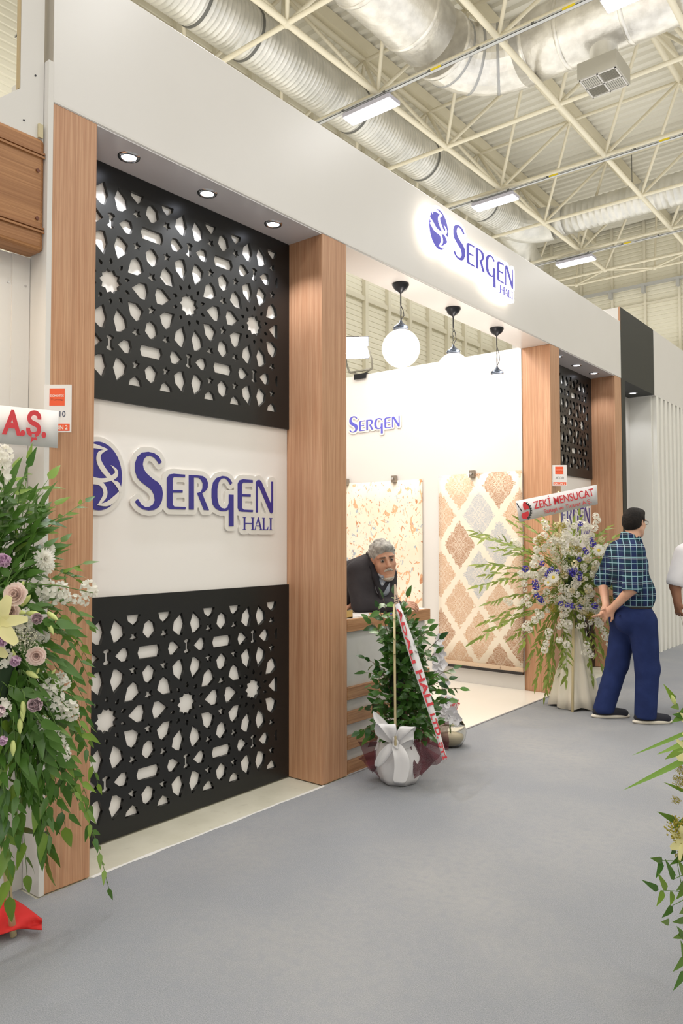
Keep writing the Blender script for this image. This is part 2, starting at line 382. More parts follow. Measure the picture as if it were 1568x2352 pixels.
for k in range(10): part('bracket', MB().box((-3.86+k*.84, -.05, -.16), (-3.78+k*.84, .09, 0)), TRAY, ct)

# ------------------------------------------------------------------ booth front
ZF0, ZF1 = 3.42, 4.107
bf = struct('wall_booth_front', MB().box((-.32, 1.73, 0), (-.298, 3.79, ZF0)).box((-.32, 6.995, 0), (-.298, 9.05, ZF0)), mat('bright_white_panel', (244, 240, 236), .25))
bevel(part('fascia', MB().box((-.3, 1.727, ZF0), (0, 9.06, ZF1)), WHITE, bf), .003)
part('soffit_panel', MB().box((-.296, 1.947, ZF0-.006), (-.004, 3.545, ZF0)), GREYW, bf)
part('soffit_panel', MB().box((-.296, 7.228, ZF0-.006), (-.004, 8.83, ZF0)), GREYW, bf)
part('soffit_panel', MB().box((-.296, 3.79, ZF0-.006), (-.004, 6.98, ZF0)), WHITE, bf)
for y0, y1, xb in ((1.727, 1.947, -.298), (3.545, 3.79, -.298), (6.997, 7.228, -.298), (8.83, 9.05, -.298)):
    bevel(part('pillar', MB().box((xb, y0, 0), (0, y1, ZF0-.001)), WOOD, bf), .003)
part('end_panel', MB().box((-.32, 1.703, 0), (.004, 1.727, 3.6)), WHITEM, bf)
part('fascia_edge', MB().box((-.3, 1.722, 3.6), (-.002, 1.727, ZF1)), mat('raw_chipboard_edge', (168, 160, 148), .8), bf)
part('seam_strip', MB().box((-.001, 1.727, 3.424), (.002, 9.05, 3.436)), WHITEM, bf)
struct('wall_booth_near', MB().box((-3.4, 3.7, 0), (-.3, 3.785, ZF0)), WHITEM)
struct('wall_booth_rear', MB().box((-3.5, 3.7, 0), (-3.4, 7.03, ZF0)), WHITEM)
struct('wall_booth_far', MB().box((-3.4, 6.985, 0), (-.298, 7.03, 3.43)), WHITEM)

# carved lattice screens: ten pointed star pattern, holes cut through a black board
Q = {  # holes in one quarter of the repeat, millimetres from the star centre
 'kite72': [(37,249),(66,245),(103,216),(94,171),(41,126),(18,190)],
 'flank': [(46,314),(88,350),(120,348),(132,314),(120,280),(88,278)],
 'kite36': [(102,74),(120,144),(159,173),(187,150),(202,105),(163,74)],
 'kite0': [(127,0),(182,44),(221,44),(234,0),(221,-44),(182,-44)],
 'shield': [(244,244),(212,211),(222,167),(254,146),(287,167),(297,211),(265,244)],
 'bar': [(192,346),(181,314),(192,282),(317,282),(328,314),(317,346)],
 'bone': [(0,356),(-21,348),(-22,340),(-12,333),(-12,296),(-22,289),(-21,281),(0,273),(21,281),(22,289),(12,296),(12,333),(22,340),(21,348)]}
def star(cx, cy, R, r, n, a0): return [(cx+(R if k % 2 == 0 else r)*math.cos(a0+PI*k/n), cy+(R if k % 2 == 0 else r)*math.sin(a0+PI*k/n)) for k in range(2*n)]
def quarter():
    P, H2 = 254.5, 314.5; L = []
    def sym(p, fx=True, fy=True):
        L.append(p)
        if fx: L.append([(-x, y) for x, y in p])
        if fy: L.append([(x, -y) for x, y in p])
        if fx and fy: L.append([(-x, -y) for x, y in p])
    L.append(star(0, 0, 66, 51, 10, 0))
    for k in range(10):
        a = PI/10+k*PI/5; c, s = math.cos(a), math.sin(a)
        q = [(88, 0), (96, 10), (104, 10), (122, 0), (104, -10), (96, -10)]
        L.append([(x*c-y*s, x*s+y*c) for x, y in q])
    sym(Q['kite72']); sym(Q['kite36']); sym(Q['kite0'], fy=False); sym(Q['flank'], fy=False); L.append(Q['bone'])
    L.append(Q['shield']); L.append([(x, -y) for x, y in Q['shield']]); L.append(Q['bar'])
    for y, up in ((88, -1), (-88, 1)): L.append(star(P, y, 30, 15, 5, up*PI/2))
    for x in (157, -157):
        L.append(star(x, 229, 28, 14, 5, PI/2)); L.append(star(x, -229, 28, 14, 5, -PI/2))
    # row reflected in the bar line
    base = [p for p in L if p is not Q['bar'] and p is not Q['bone']]
    return base, Q['bar'], Q['bone'], Q['flank']
def clip(p, x0, y0, x1, y1):
    for ax, v, sg in ((0, x0, 1), (0, x1, -1), (1, y0, 1), (1, y1, -1)):
        out = []
        for i in range(len(p)):
            a, b = p[i-1], p[i]; da, db = sg*(a[ax]-v), sg*(b[ax]-v)
            if da >= 0: out.append(a)
            if (da >= 0) != (db >= 0):
                t = da/(da-db); out.append((a[0]+(b[0]-a[0])*t, a[1]+(b[1]-a[1])*t))
        p = out
        if not p: return p
    return p
def area(p): return abs(sum(p[i-1][0]*p[i][1]-p[i][0]*p[i-1][1] for i in range(len(p))))/2
def lattice(name, label, y0, y1, z0, z1, sy, sz, cl, group='black lattice screens of the booth front'):
    base, barp, bone, flank = quarter(); loops = []; seen = set()
    cy0, cz0, cy1, cz1 = cl
    for i in range(-3, 5):
        for j in (-1, 0, 1):
            ox, oz = sy+i*.509, sz+j*.629
            for p in base+[barp, bone]+([[(x, -y) for x, y in barp], [(x, -y) for x, y in bone]] if j == -1 else []):
                q = clip([(ox+x*.001, oz+y*.001) for x, y in p], cy0, cz0, cy1, cz1)
                if len(q) < 3 or area(q) < 3e-5: continue
                c = (round(sum(a for a, b in q)/len(q), 2), round(sum(b for a, b in q)/len(q), 2))
                if c in seen: continue
                seen.add(c); loops.append(q)
    out = [(y0, z0), (y1, z0), (y1, z1), (y0, z1)]
    t = thing(name, label, 'screen', (-.287, (y0+y1)/2, z0), 0, group)
    me = plate('board', [out]+loops, .02, frame((0, -(y0+y1)/2, -z0), (0, 1, 0), (0, 0, 1)))
    o = link('board', me, BLACK, t); bevel(o, .0012, 1)
    return t
lattice('lattice_screen', 'black carved lattice screen under the three downlights, at the top of the near recess', 1.949, 3.543, 2.208, 3.412, 2.722, 2.817, (2.063, 2.305, 3.434, 3.328))
lattice('lattice_screen.001', 'black carved lattice screen standing on the bare floor strip behind the flowers', 1.949, 3.543, .004, 1.214, 2.722, .598, (2.063, .085, 3.434, 1.112))
lattice('lattice_screen.002', 'small looking far black lattice screen above the red lettered banner', 7.23, 8.828, 2.208, 3.412, 8.03, 2.817, (7.345, 2.305, 8.72, 3.328))
lattice('lattice_screen.003', 'far black lattice screen at floor level hidden behind the white flower stand', 7.23, 8.828, .004, 1.214, 8.03, .598, (7.345, .085, 8.72, 1.112))

# downlights in the soffits
def downlight(x, y, lab, cone=.9, W=30, z=ZF0-.006, grp='downlights in the booth soffits'):
    t = thing('downlight', lab, 'spotlight', (x, y, z), 0, grp)
    part('rim', MB().lathe([(.036, -.002), (.04, -.008), (.052, -.007), (.056, 0)], n=24), CHROME, t)
    part('bulb', MB().lathe([(.0, -.004), (.037, -.004)], n=24, smooth=False), SPOTON, t)
    s = light('downlight_beam', 'SPOT', (0, 0, -.012), W, (.93, .95, 1), .02, parent=t)
    s.data.spot_size = 1.9; s.data.spot_blend = .7
for y, lb in ((2.212, 'nearest round downlight, beside the first wooden pillar'), (2.722, 'middle round downlight above the near lattice screen'), (3.244, 'downlight in the soffit next to the second wooden pillar')):
    downlight(-.13, y, lb)
for y, lb in ((7.52, 'downlight of the far recess hidden behind the third pillar'), (8.03, 'first visible downlight above the far lattice screen'), (8.55, 'downlight above the far lattice screen next to the last pillar')):
    downlight(-.14, y, lb, W=16)

# ------------------------------------------------------------------ lettered signs
G = {  # letter outlines traced on the sign board, (along, up) millimetres from the left of the S and the base line
}
_px = {
 'S': [(575,255),(553,213),(520,190),(478,180),(432,186),(400,215),(383,262),(383,318),(398,365),(430,400),(470,430),(500,455),(520,490),(525,530),(512,560),(485,577),(455,578),(428,560),(403,520),(382,540),(405,572),(440,595),(480,604),(520,600),(555,578),(577,530),(583,480),(575,435),(548,400),(510,375),(470,340),(445,305),(438,270),(445,235),(465,213),(490,208),(520,222),(545,252),(555,270)],
 'E': [(743,345),(660,338),(630,343),(612,370),(612,575),(628,594),(745,597),(747,578),(665,575),(653,560),(653,475),(725,475),(725,456),(653,456),(653,375),(662,360),(742,364)],
 'R': [(770,347),(830,350),(870,355),(897,375),(907,405),(905,440),(890,462),(865,480),(915,602),(878,600),(830,478),(855,470),(868,445),(870,410),(860,385),(840,368),(806,365),(806,598),(770,597)],
 'G': [(1083,405),(1065,375),(1040,358),(1010,354),(970,368),(945,400),(934,450),(934,510),(942,560),(965,592),(1000,608),(1035,608),(1058,597),(1058,718),(1092,718),(1092,490),(1058,488),(1058,550),(1048,580),(1030,590),(1005,585),(985,560),(975,510),(975,450),(985,400),(1003,375),(1025,370),(1048,385),(1068,418)],
 'E2': [(1230,384),(1160,378),(1135,385),(1122,410),(1122,585),(1132,608),(1150,612),(1230,616),(1232,600),(1165,597),(1152,585),(1152,503),(1215,505),(1215,487),(1152,485),(1152,415),(1160,402),(1230,403)],
 'N': [(1253,618),(1253,400),(1262,385),(1278,382),(1292,395),(1360,555),(1363,530),(1363,395),(1376,395),(1376,610),(1368,625),(1355,620),(1275,430),(1266,430),(1266,618)]}
def serif(x0, x1, st, kind):
    t, b = 655, 743
    f = 4
    if kind == 'H':
        a, c = x0+10, x1-10
        return [[(x0,t),(a+st+8,t),(a+st+8,t+f),(a+st,t+f),(a+st,t+40),(c-st,t+40),(c-st,t+f),(c-st-8,t+f),(c-st-8,t),(x1,t),(x1,t+f),(c,t+f),(c,b-f),(x1,b-f),(x1,b),(c-st-8,b),(c-st-8,b-f),(c-st,b-f),(c-st,t+46),(a+st,t+46),(a+st,b-f),(a+st+8,b-f),(a+st+8,b),(x0,b),(x0,b-f),(a,b-f),(a,t+f),(x0,t+f)]]
    if kind == 'A':
        m = (x0+x1)/2
        return [[(m-3,t-2),(m+4,t-2),(x1-8,b-f),(x1,b-f),(x1,b),(x1-30,b),(x1-30,b-f),(x1-22,b-f),(x1-29,b-26),(x0+18,b-26),(x0+12,b-f),(x0+20,b-f),(x0+20,b),(x0,b),(x0,b-f),(x0+7,b-f)], [(m-2,t+22),(x0+20,b-32),(x1-31,b-32)]]
    if kind == 'L': return [[(x0,t),(x0+28,t),(x0+28,t+f),(x0+8+st,t+f),(x0+8+st,b-5),(x1-8,b-5),(x1,b-24),(x1+3,b-24),(x1,b),(x0,b),(x0,b-f),(x0+8,b-f),(x0+8,t+f),(x0,t+f)]]
    m = (x0+x1)/2; return [[(m-16,t),(m+16,t),(m+16,t+f),(m+7,t+f),(m+7,b-f),(m+16,b-f),(m+16,b),(m-16,b),(m-16,b-f),(m-7,b-f),(m-7,t+f),(m-16,t+f)]]
def board_pt(p):
    q = at(190+p[0]/3.136, 980+p[1]/3.136, 'x', -.275); return (q.y-2.374, q.z-1.655)
LET = {k: [[board_pt(p) for p in v]] for k, v in _px.items()}
# straight strokes stand upright and level
HB = []
def hl(y): return (y-2.374)
for kind, x0, x1 in (('H', 0.770, .866), ('A', .864, .936), ('L', .934, .984), ('I', .988, 1.029)):
    k = (x1-x0); n0, n1 = 0, k/.00083
    for lp in serif(0, n1, 14, kind): HB.append([(x0+px*.00083, -.02-(py-655)*.00086) for px, py in lp])
LET['HALI'] = HB
EC, EA, EB = (-.216, .164), .135, .172          # centre and half axes of the oval emblem
ELL = [(EC[0]+EA*math.cos(2*PI*k/48), EC[1]+EB*math.sin(2*PI*k/48)) for k in range(48)]
def em(l): return [(EC[0]+a*EA, EC[1]+b*EB) for a, b in l]
def ribbon(pts):
    """outline of a band from (x, y, half width) knots, smoothed"""
    P = []
    for i in range(len(pts)-1):
        p0, p1, p2, p3 = pts[max(i-1, 0)], pts[i], pts[i+1], pts[min(i+2, len(pts)-1)]
        for k in range(6):
            t = k/6; P.append(tuple(.5*((2*b)+(-a+c)*t+(2*a-5*b+4*c-d)*t*t+(-a+3*b-3*c+d)*t**3) for a, b, c, d in zip(p0, p1, p2, p3)))
    P.append(pts[-1]); L = []; R = []
    for i, p in enumerate(P):
        a, b = P[max(i-1, 0)], P[min(i+1, len(P)-1)]; tx, ty = b[0]-a[0], b[1]-a[1]; n = math.hypot(tx, ty) or 1
        L.append((p[0]-ty/n*p[2], p[1]+tx/n*p[2])); R.append((p[0]+ty/n*p[2], p[1]-tx/n*p[2]))
    return L+R[::-1]
SWIRL = [ribbon([(-.72,.56,0.010),(-.62,.78,0.054),(-.3,.86,0.068),(.28,.8,0.027),(.33,.78,0.004)]),
         ribbon([(.3,.78,0.010),(.02,.66,0.068),(-.02,.45,0.095),(.18,.2,0.095),(.5,-.04,0.068),(.62,-.1,0.027)]),
         ribbon([(-.98,.3,0.027),(-.75,.12,0.095),(-.4,-.1,0.108),(.0,-.13,0.068),(.4,-.08,0.061),(.7,.05,0.081),(.72,.2,0.054),(.5,.34,0.006)]),
         ribbon([(-.96,.06,0.027),(-.5,-.14,0.081),(0,-.2,0.068),(.22,-.34,0.081),(.26,-.55,0.081),(.05,-.78,0.041),(-.05,-.84,0.006)]),
         ribbon([(.52,-.1,0.010),(.8,-.22,0.081),(.93,-.42,0.054)]),
         ribbon([(-.08,-.84,0.010),(.35,-.8,0.068),(.7,-.62,0.081),(.86,-.42,0.010)])]
def outline_of(loops, grow, h=.006):
    """outline of all loops grown by a margin: contour of their distance field"""
    P = np.concatenate([np.array(l) for l in loops]); lo = P.min(0)-grow-3*h; hi = P.max(0)+grow+3*h
    nx, ny = int((hi[0]-lo[0])/h)+2, int((hi[1]-lo[1])/h)+2
    X, Y = np.meshgrid(lo[0]+h*np.arange(nx), lo[1]+h*np.arange(ny), indexing='ij'); D = np.full(X.shape, 9.0); IN = np.zeros(X.shape, bool)
    for l in loops:
        ins = np.zeros(X.shape, bool)
        for a, b in zip(l, l[1:]+l[:1]):
            ax, ay, bx, by = *a, *b; dx, dy = bx-ax, by-ay; q = dx*dx+dy*dy+1e-12
            t = np.clip(((X-ax)*dx+(Y-ay)*dy)/q, 0, 1); D = np.minimum(D, np.hypot(X-ax-t*dx, Y-ay-t*dy))
            if abs(dy) > 1e-9: ins ^= ((ay > Y) != (by > Y)) & (X < dx*(Y-ay)/dy+ax)
        IN |= ins
    F = np.where(IN, -D, D)-grow; s = F < 0; cell = {}; edges = []
    def cellv(i, j):
        if (i, j) not in cell:
            pts = []
            for (a, b), (c, d) in (((i,j),(i+1,j)),((i,j+1),(i+1,j+1)),((i,j),(i,j+1)),((i+1,j),(i+1,j+1))):
                if s[a, b] != s[c, d]:
                    t = F[a, b]/(F[a, b]-F[c, d]); pts.append((a+(c-a)*t, b+(d-b)*t))
            cell[i, j] = (lo[0]+h*sum(p[0] for p in pts)/len(pts), lo[1]+h*sum(p[1] for p in pts)/len(pts))
        return (i, j)
    nb = {}
    for i, j in zip(*np.where(s[:-1] != s[1:])):
        if 0 < j < ny-1: edges.append((cellv(i, j-1), cellv(i, j)))
    for i, j in zip(*np.where(s[:, :-1] != s[:, 1:])):
        if 0 < i < nx-1: edges.append((cellv(i-1, j), cellv(i, j)))
    for a, b in edges: nb.setdefault(a, []).append(b); nb.setdefault(b, []).append(a)
    out = []; left = set(nb)
    while left:
        st = next(iter(left)); path = [st]; left.discard(st); cur = st
        while True:
            nx_ = [q for q in nb[cur] if q in left]
            if not nx_: break
            cur = nx_[0]; left.discard(cur); path.append(cur)
        if len(path) > 8: out.append([cell[p] for p in path])
    return out
def brand_sign(name, label, M, backd, faced, backm, facem, grow=.028, swirlm=None, hali=True, logo=True):
    """oval emblem and letters on a board cut to their outline; local x along the wall, y up, z out"""
    t = thing(name, label, 'sign'); t.matrix_world = M
    words = [l for k in LET for l in LET[k] if (hali or k != 'HALI')]
    O = Matrix.Translation((0, 0, 0))
    for nm, lp in (('letter_board', words), ('emblem_board', [ELL])):
        if nm == 'emblem_board' and not logo: continue
        if nm == 'letter_board':
            lp2 = [l for l in outline_of([l for i, l in enumerate(words)], grow)]
        else: lp2 = [[(EC[0]+(EA+grow*.9)*math.cos(2*PI*k/64), EC[1]+(EB+grow*.9)*math.sin(2*PI*k/64)) for k in range(64)]]
        link(nm, plate(nm, lp2, backd, Matrix.Translation((0, 0, backd/2))), backm, t)
    z0 = backd+faced/2
    for k in LET:
        if k == 'HALI':
            if hali:
                for a in (HB[0:1], HB[1:3], HB[3:4], HB[4:5]): link('small_letter', plate('small_letter', a, faced, Matrix.Translation((0, 0, z0))), facem, t)
        else: link('letter', plate('letter', LET[k], faced, Matrix.Translation((0, 0, z0))), facem, t)
    if logo:
        e = link('emblem', plate('emblem', [ELL], faced, Matrix.Translation((0, 0, z0))), facem, t)
        for k, sw in enumerate(SWIRL): link('swirl', plate('swirl', [em(sw)], .002, Matrix.Translation((0, 0, z0+faced/2+.0006+.0005*k))), swirlm or backm, e)
    return t
def wallframe(x, y, z, sx=1, sz=1): return Matrix(((0, 0, 1, x), (sx, 0, 0, y), (0, sz, 0, z), (0, 0, 0, 1)))
brand_sign('brand_sign', 'raised blue letters SERGEN HALI with oval emblem on the white panel between the lattice screens', wallframe(-.298, 2.374, 1.655), .014, .003, SIGNW, BLUE)
brand_sign('brand_sign.001', 'glowing backlit SERGEN HALI sign with oval emblem on the white fascia', wallframe(.03, 5.03, 3.688, .99, .88), .045, .004, SIGNLIT, GLOWBLUE, grow=.034)
for y0, y1, z0, z1 in ((4.64, 4.93, 3.70, 3.97), (5.08, 6.0, 3.70, 3.85)): pass
fs = thing('sign_spacer', 'short studs that hold the backlit sign off the fascia', 'bracket', (0, 5.4, 3.75))
for y, z in ((-.584, .02), (-.584, .14), (-.22, .06), (.1, -.02), (.5, -.02)): part('stud', MB().tube([(.0, y, z), (.03, y, z)], .012, 8), CHROME, fs)
brand_sign('brand_sign.002', 'blue letters on the white panel of the far recess, half hidden by the flower stand', wallframe(-.298, 7.70, 1.655), .014, .003, SIGNW, BLUE)
Mi = frame((-2.49, 6.983, 2.76), (1, 0, 0), (0, 0, 1))
Mi = Mi @ Matrix.Diagonal((.70, .62, 1, 1))
brand_sign('brand_sign.003', 'pale washed out blue letters high on the bright inner wall', Mi, .012, .003, SIGNW, mat('blue_letter_painted_glare', (92, 92, 200), .4), hali=False, logo=False)  # paler copy of the sign blue: glare of the wall is in the colour

# ------------------------------------------------------------------ booth inside: rugs, hooks, pendants, flood lamp, counter
def damask():
    m = mat('damask_rug', (232, 218, 200), .9, spec=.1); n, l, b = nodes(m)
    tc = N(m, 'ShaderNodeTexCoord'); sx = N(m, 'ShaderNodeSeparateXYZ'); l.new(tc.outputs['Object'], sx.inputs[0])
    def M2(op, a, c=None, **k):
        q = N(m, 'ShaderNodeMath', operation=op)
        for i, v in enumerate((a, c)):
            if v is None: continue
            if isinstance(v, (int, float)): q.inputs[i].default_value = v
            else: l.new(v, q.inputs[i])
        return q.outputs[0]
    U = M2('MULTIPLY', sx.outputs[0], 1/.46); V = M2('MULTIPLY', sx.outputs[2], 1/.62)
    A = M2('ADD', U, V); B = M2('SUBTRACT', U, V)
    fa = M2('ABSOLUTE', M2('SUBTRACT', M2('FRACT', A), .5)); fb = M2('ABSOLUTE', M2('SUBTRACT', M2('FRACT', B), .5))
    nz = N(m, 'ShaderNodeTexNoise'); nz.inputs['Scale'].default_value = 38; l.new(tc.outputs['Object'], nz.inputs[0])
    edge = M2('ADD', M2('MAXIMUM', fa, fb), M2('MULTIPLY', M2('SUBTRACT', nz.outputs[0], .5), .2))
    mask = M2('LESS_THAN', edge, .405)
    # curling ornament inside each lozenge, mirrored about its axes
    cv = N(m, 'ShaderNodeCombineXYZ'); l.new(M2('ADD', fa, fb), cv.inputs[0]); l.new(M2('ABSOLUTE', M2('SUBTRACT', fa, fb)), cv.inputs[1])
    vo = N(m, 'ShaderNodeTexVoronoi', feature='DISTANCE_TO_EDGE'); vo.inputs['Scale'].default_value = 6; l.new(cv.outputs[0], vo.inputs[0])
    n2 = N(m, 'ShaderNodeTexNoise'); n2.inputs['Scale'].default_value = 8; n2.inputs['Distortion'].default_value = 2.0; l.new(cv.outputs[0], n2.inputs[0])
    orn = M2('GREATER_THAN', M2('SINE', M2('ADD', M2('MULTIPLY', vo.outputs[0], 34.0), M2('MULTIPLY', n2.outputs[0], 18.0))), -.25)
    cross = M2('GREATER_THAN', M2('MINIMUM', fa, fb), .014)
    mk = M2('MULTIPLY', mask, M2('MULTIPLY', M2('ADD', M2('MULTIPLY', orn, .62), .36), M2('ADD', M2('MULTIPLY', cross, .45), .55)))
    cell = N(m, 'ShaderNodeCombineXYZ'); l.new(M2('FLOOR', A), cell.inputs[0]); l.new(M2('FLOOR', B), cell.inputs[1])
    wn = N(m, 'ShaderNodeTexWhiteNoise'); l.new(cell.outputs[0], wn.inputs[0])
    cr = N(m, 'ShaderNodeValToRGB'); e = cr.color_ramp; e.interpolation = 'CONSTANT'
    e.elements[0].color = (*lin((208, 170, 138)), 1); e.elements[1].color = (*lin((186, 190, 196)), 1); e.elements[1].position = .72
    x = e.elements.new(.36); x.color = (*lin((176, 134, 104)), 1)
    l.new(wn.outputs[0], cr.inputs[0])
    mx = N(m, 'ShaderNodeMix', data_type='RGBA'); mx.inputs[6].default_value = (*lin((240, 230, 214)), 1)
    l.new(mk, mx.inputs[0]); l.new(cr.outputs[0], mx.inputs[7]); l.new(mx.outputs[2], b.inputs['Base Color']); return m
def floral():
    m = mat('floral_rug', (248, 238, 222), .9, spec=.1); n, l, b = nodes(m)
    vary(m, (242, 226, 204), 2.2, .8)
    for (rgb, sc, lo, seed) in (((230, 184, 146), 6, .61, 0), ((178, 188, 198), 8, .655, 5), ((206, 146, 108), 12, .64, 9)):
        tc = N(m, 'ShaderNodeTexCoord'); mp = N(m, 'ShaderNodeMapping'); mp.inputs['Location'].default_value = (seed, seed, seed); mp.inputs['Scale'].default_value = (1.3, 1, .8); mp.inputs['Rotation'].default_value = (0, .6+seed, 0)
        l.new(tc.outputs['Object'], mp.inputs[0]); nz = N(m, 'ShaderNodeTexNoise'); nz.inputs['Scale'].default_value = sc; nz.inputs['Distortion'].default_value = 2.2; nz.inputs['Detail'].default_value = 5
        l.new(mp.outputs[0], nz.inputs[0]); g = N(m, 'ShaderNodeMath', operation='GREATER_THAN'); g.inputs[1].default_value = lo; l.new(nz.outputs[0], g.inputs[0])
        mx = N(m, 'ShaderNodeMix', data_type='RGBA'); l.new(b.inputs['Base Color'].links[0].from_socket, mx.inputs[6]); mx.inputs[7].default_value = (*lin(rgb), 1)
        l.new(g.outputs[0], mx.inputs[0]); l.new(mx.outputs[2], b.inputs['Base Color'])
    return m
def rug(name, label, x0, x1, z0, z1, m):
    t = thing(name, label, 'rug', ((x0+x1)/2, 6.98, z0)); W = (x1-x0)/2; H = z1-z0
    mb = MB(); k = 12; vs = []
    for i in range(k+1):
        x = -W+2*W*i/k; d = .006*math.sin(i*1.9)
        for j in range(9): vs.append((x, -.012+d*(1-j/8)-.02*(1-j/8)**3, H*j/8))
    fs = [(i*9+j, (i+1)*9+j, (i+1)*9+j+1, i*9+j+1) for i in range(k) for j in range(8)]
    mb.add(vs, fs, True); o = part('pile', mb, m, t); so = o.modifiers.new('thickness', 'SOLIDIFY'); so.thickness = .008; so.offset = 1
    part('bottom_fold', MB().box((-W, -.045, -.012), (W, -.012, .03)), mat('rug_backing', (214, 190, 164), .9), t)
    part('bottom_rail', MB().box((-W, -.05, -.04), (W, -.008, -.012)), mat('black_rail', (40, 36, 36), .5), t)
    return t
rug('hanging_rug', 'beige hanging rug with brown and grey damask diamonds', -1.262, -.292, .2, 2.185, damask())
rug('hanging_rug.001', 'cream hanging rug with scattered rust coloured flower sprays behind the grey haired man', -2.72, -1.47, .2, 2.16, floral())
for k, (x, lb) in enumerate(((-.84, 'small metal clamp holding the top of the damask rug'), (-1.83, 'small metal clamp on the wall above the grey haired man'), (-2.52, 'small metal clamp at the top of the floral rug beside the second pillar'))):
    t = thing('rug_clamp', lb, 'clamp', (x, 6.985, 2.14), 0, 'clamps along the top of the rugs')
    part('jaw', MB().box((-.03, -.06, 0), (.03, -.02, .075)), mat('clamp_grey', (150, 140, 128), .3, .7), t); part('arm', MB().box((-.02, -.03, .02), (.02, 0, .055)), CHROME, t)
    part('screw', MB().tube([(.0, -.06, .04), (0, -.085, .04)], .012, 8), CHROME, t)
def pendant(y, zc, r, lab):
    x = -.14; t = thing('globe_pendant', lab, 'pendant lamp', (x, y, ZF0-.006), 0, 'globe pendants under the booth soffit')
    h = ZF0-.006-zc
    part('canopy', MB().lathe([(.0, 0), (.062, -.002), (.064, -.012), (.045, -.045), (.014, -.066), (.006, -.075), (.0, -.075)], n=20), DKMETAL, t)
    part('rod', MB().tube([(0, 0, -.07), (0, 0, -.16)], .005, 6), DKMETAL, t)
    top = -h+r+.07; ch = MB(); nl = max(3, int((-.16-top)/.034)); 
    for k in range(nl):
        z = -.16-(k+.5)*(-.16-top)/nl; a = .006; L = .5*(-.16-top)/nl+.004
        d = (1, 0) if k % 2 else (0, 1)
        ch.tube([(d[0]*a*math.cos(q), d[1]*a*math.cos(q), z+L*math.sin(q)) for q in [2*PI*i/10 for i in range(11)]], .0018, 5, cap=False)
    o = part('chain', ch, DKMETAL, t)
    part('cable', MB().tube([(0, 0, -.16), (.014, .01, -.16+(top+.16)*.35), (.02, .012, -.16+(top+.16)*.7), (.0, 0, top)], .003, 6), DKMETAL, t)
    part('cap', MB().lathe([(.0, top+.005), (.008, top), (.016, top-.02), (.05, top-.045), (.057, top-.052), (.057, top-.068), (.0, top-.068)], n=24), mat('pendant_cap', (86, 96, 112), .25, .8), t)
    part('globe', MB().ball((0, 0, -h), r, 32, 20), GLOBE, t)
    light('globe_top_light', 'POINT', (.11, 0, -h+r+.02), 3, (1, .9, .8), .05, parent=t)
    light('globe_light', 'POINT', (0, 0, -h-r-.03), 6, (1, .9, .8), .1, parent=t)
pendant(4.62, 2.925, .142, 'globe pendant lamp nearest the flood lamp, clear of the wall')
pendant(5.384, 2.90, .136, 'white globe pendant lamp in the middle of the three')
pendant(6.154, 2.86, .134, 'globe pendant lamp nearest the third pillar, lost in the bright wall')
fl = thing('flood_lamp', 'blazing square flood lamp on a yoke on top of the inner wall', 'flood lamp', (-2.32, 6.99, 3.43))
part('foot', MB().box((-.09, -.03, 0), (.09, .03, .012)).box((-.09, -.035, -.05), (.09, -.03, .012)), DKMETAL, fl)
yk = MB()
for s_ in (-1, 1): yk.tube([(s_*.05, 0, .012), (s_*.17, -.02, .06), (s_*.185, -.06, .16), (s_*.165, -.1, .3)], .013, 8)
yk.tube([(-.16, -.015, .05), (.16, -.015, .05)], .012, 8); part('yoke', yk, mat('flood_bracket', (130, 128, 116), .5), fl)
Mf = Matrix.Translation((0, -.1, .3)) @ (Vector((.55, -.8, -.12))).to_track_quat('-Z', 'Y').to_matrix().to_4x4()
hb = MB(); hb.add([(-.15,-.13,-.04),(.15,-.13,-.04),(.15,.13,-.04),(-.15,.13,-.04),(-.1,-.08,.1),(.1,-.08,.1),(.1,.08,.1),(-.1,.08,.1)], [(4,5,6,7),(0,4,7,3),(1,2,6,5),(2,3,7,6),(0,1,5,4)])
o = part('housing', hb, DKMETAL, fl); o.matrix_basis = Mf
o = part('lamp_glass', MB().add([(-.14,-.12,-.036),(-.14,.12,-.036),(.14,.12,-.036),(.14,-.12,-.036)], [(0,1,2,3)]), mat('flood_glow', (255, 250, 240), .4, emit=45, emit_rgb=(255, 246, 232)), fl); o.matrix_basis = Mf
# counter
ct = thing('reception_counter', 'white and wood reception counter with wooden strips behind the potted plant', 'counter', (0, 0, 0))
LAM = mat('counter_white_panel', (212, 210, 206), .35); vary(LAM, (196, 196, 196), 3, .6)
part('front_panel', MB().box((-.06, 3.795, 0), (-.03, 4.75, .905)), LAM, ct)
part('side_panel', MB().box((-.62, 4.73, 0), (-.06, 4.755, .905)), LAM, ct)
bevel(part('counter_edge', MB().box((-.64, 3.795, .905), (.0, 4.785, .985)), WOODH, ct), .003)
part('counter_top', MB().box((-.62, 3.797, .985), (-.025, 4.765, .989)), mat('white_counter_top', (240, 236, 230), .3), ct)
for z0, z1 in ((.0, .083), (.155, .24), (.315, .395), (.47, .55)): bevel(part('strip', MB().box((-.03, 3.795, z0+.002), (.0, 4.772, z1)), WOODH, ct), .003)
sp_ = thing('paper_sheet', 'white sheet of paper lying on the counter under the man\'s sleeve', 'paper', (-.12, 4.1, .9905)); part('sheet', MB().box((-.1, -.14, 0), (.085, .15, .001)), PAPER, sp_)
pn = thing('ballpoint_pen', 'thin orange and blue pen lying on the counter paper', 'pen', (-.062, 4.11, .9965))
pd = Vector((RGT.x, RGT.y, 0)).normalized()
part('barrel', MB().tube([(0, 0, 0), tuple(pd*.1)], .0045, 8), mat('pen_orange', (236, 176, 120), .4), pn)
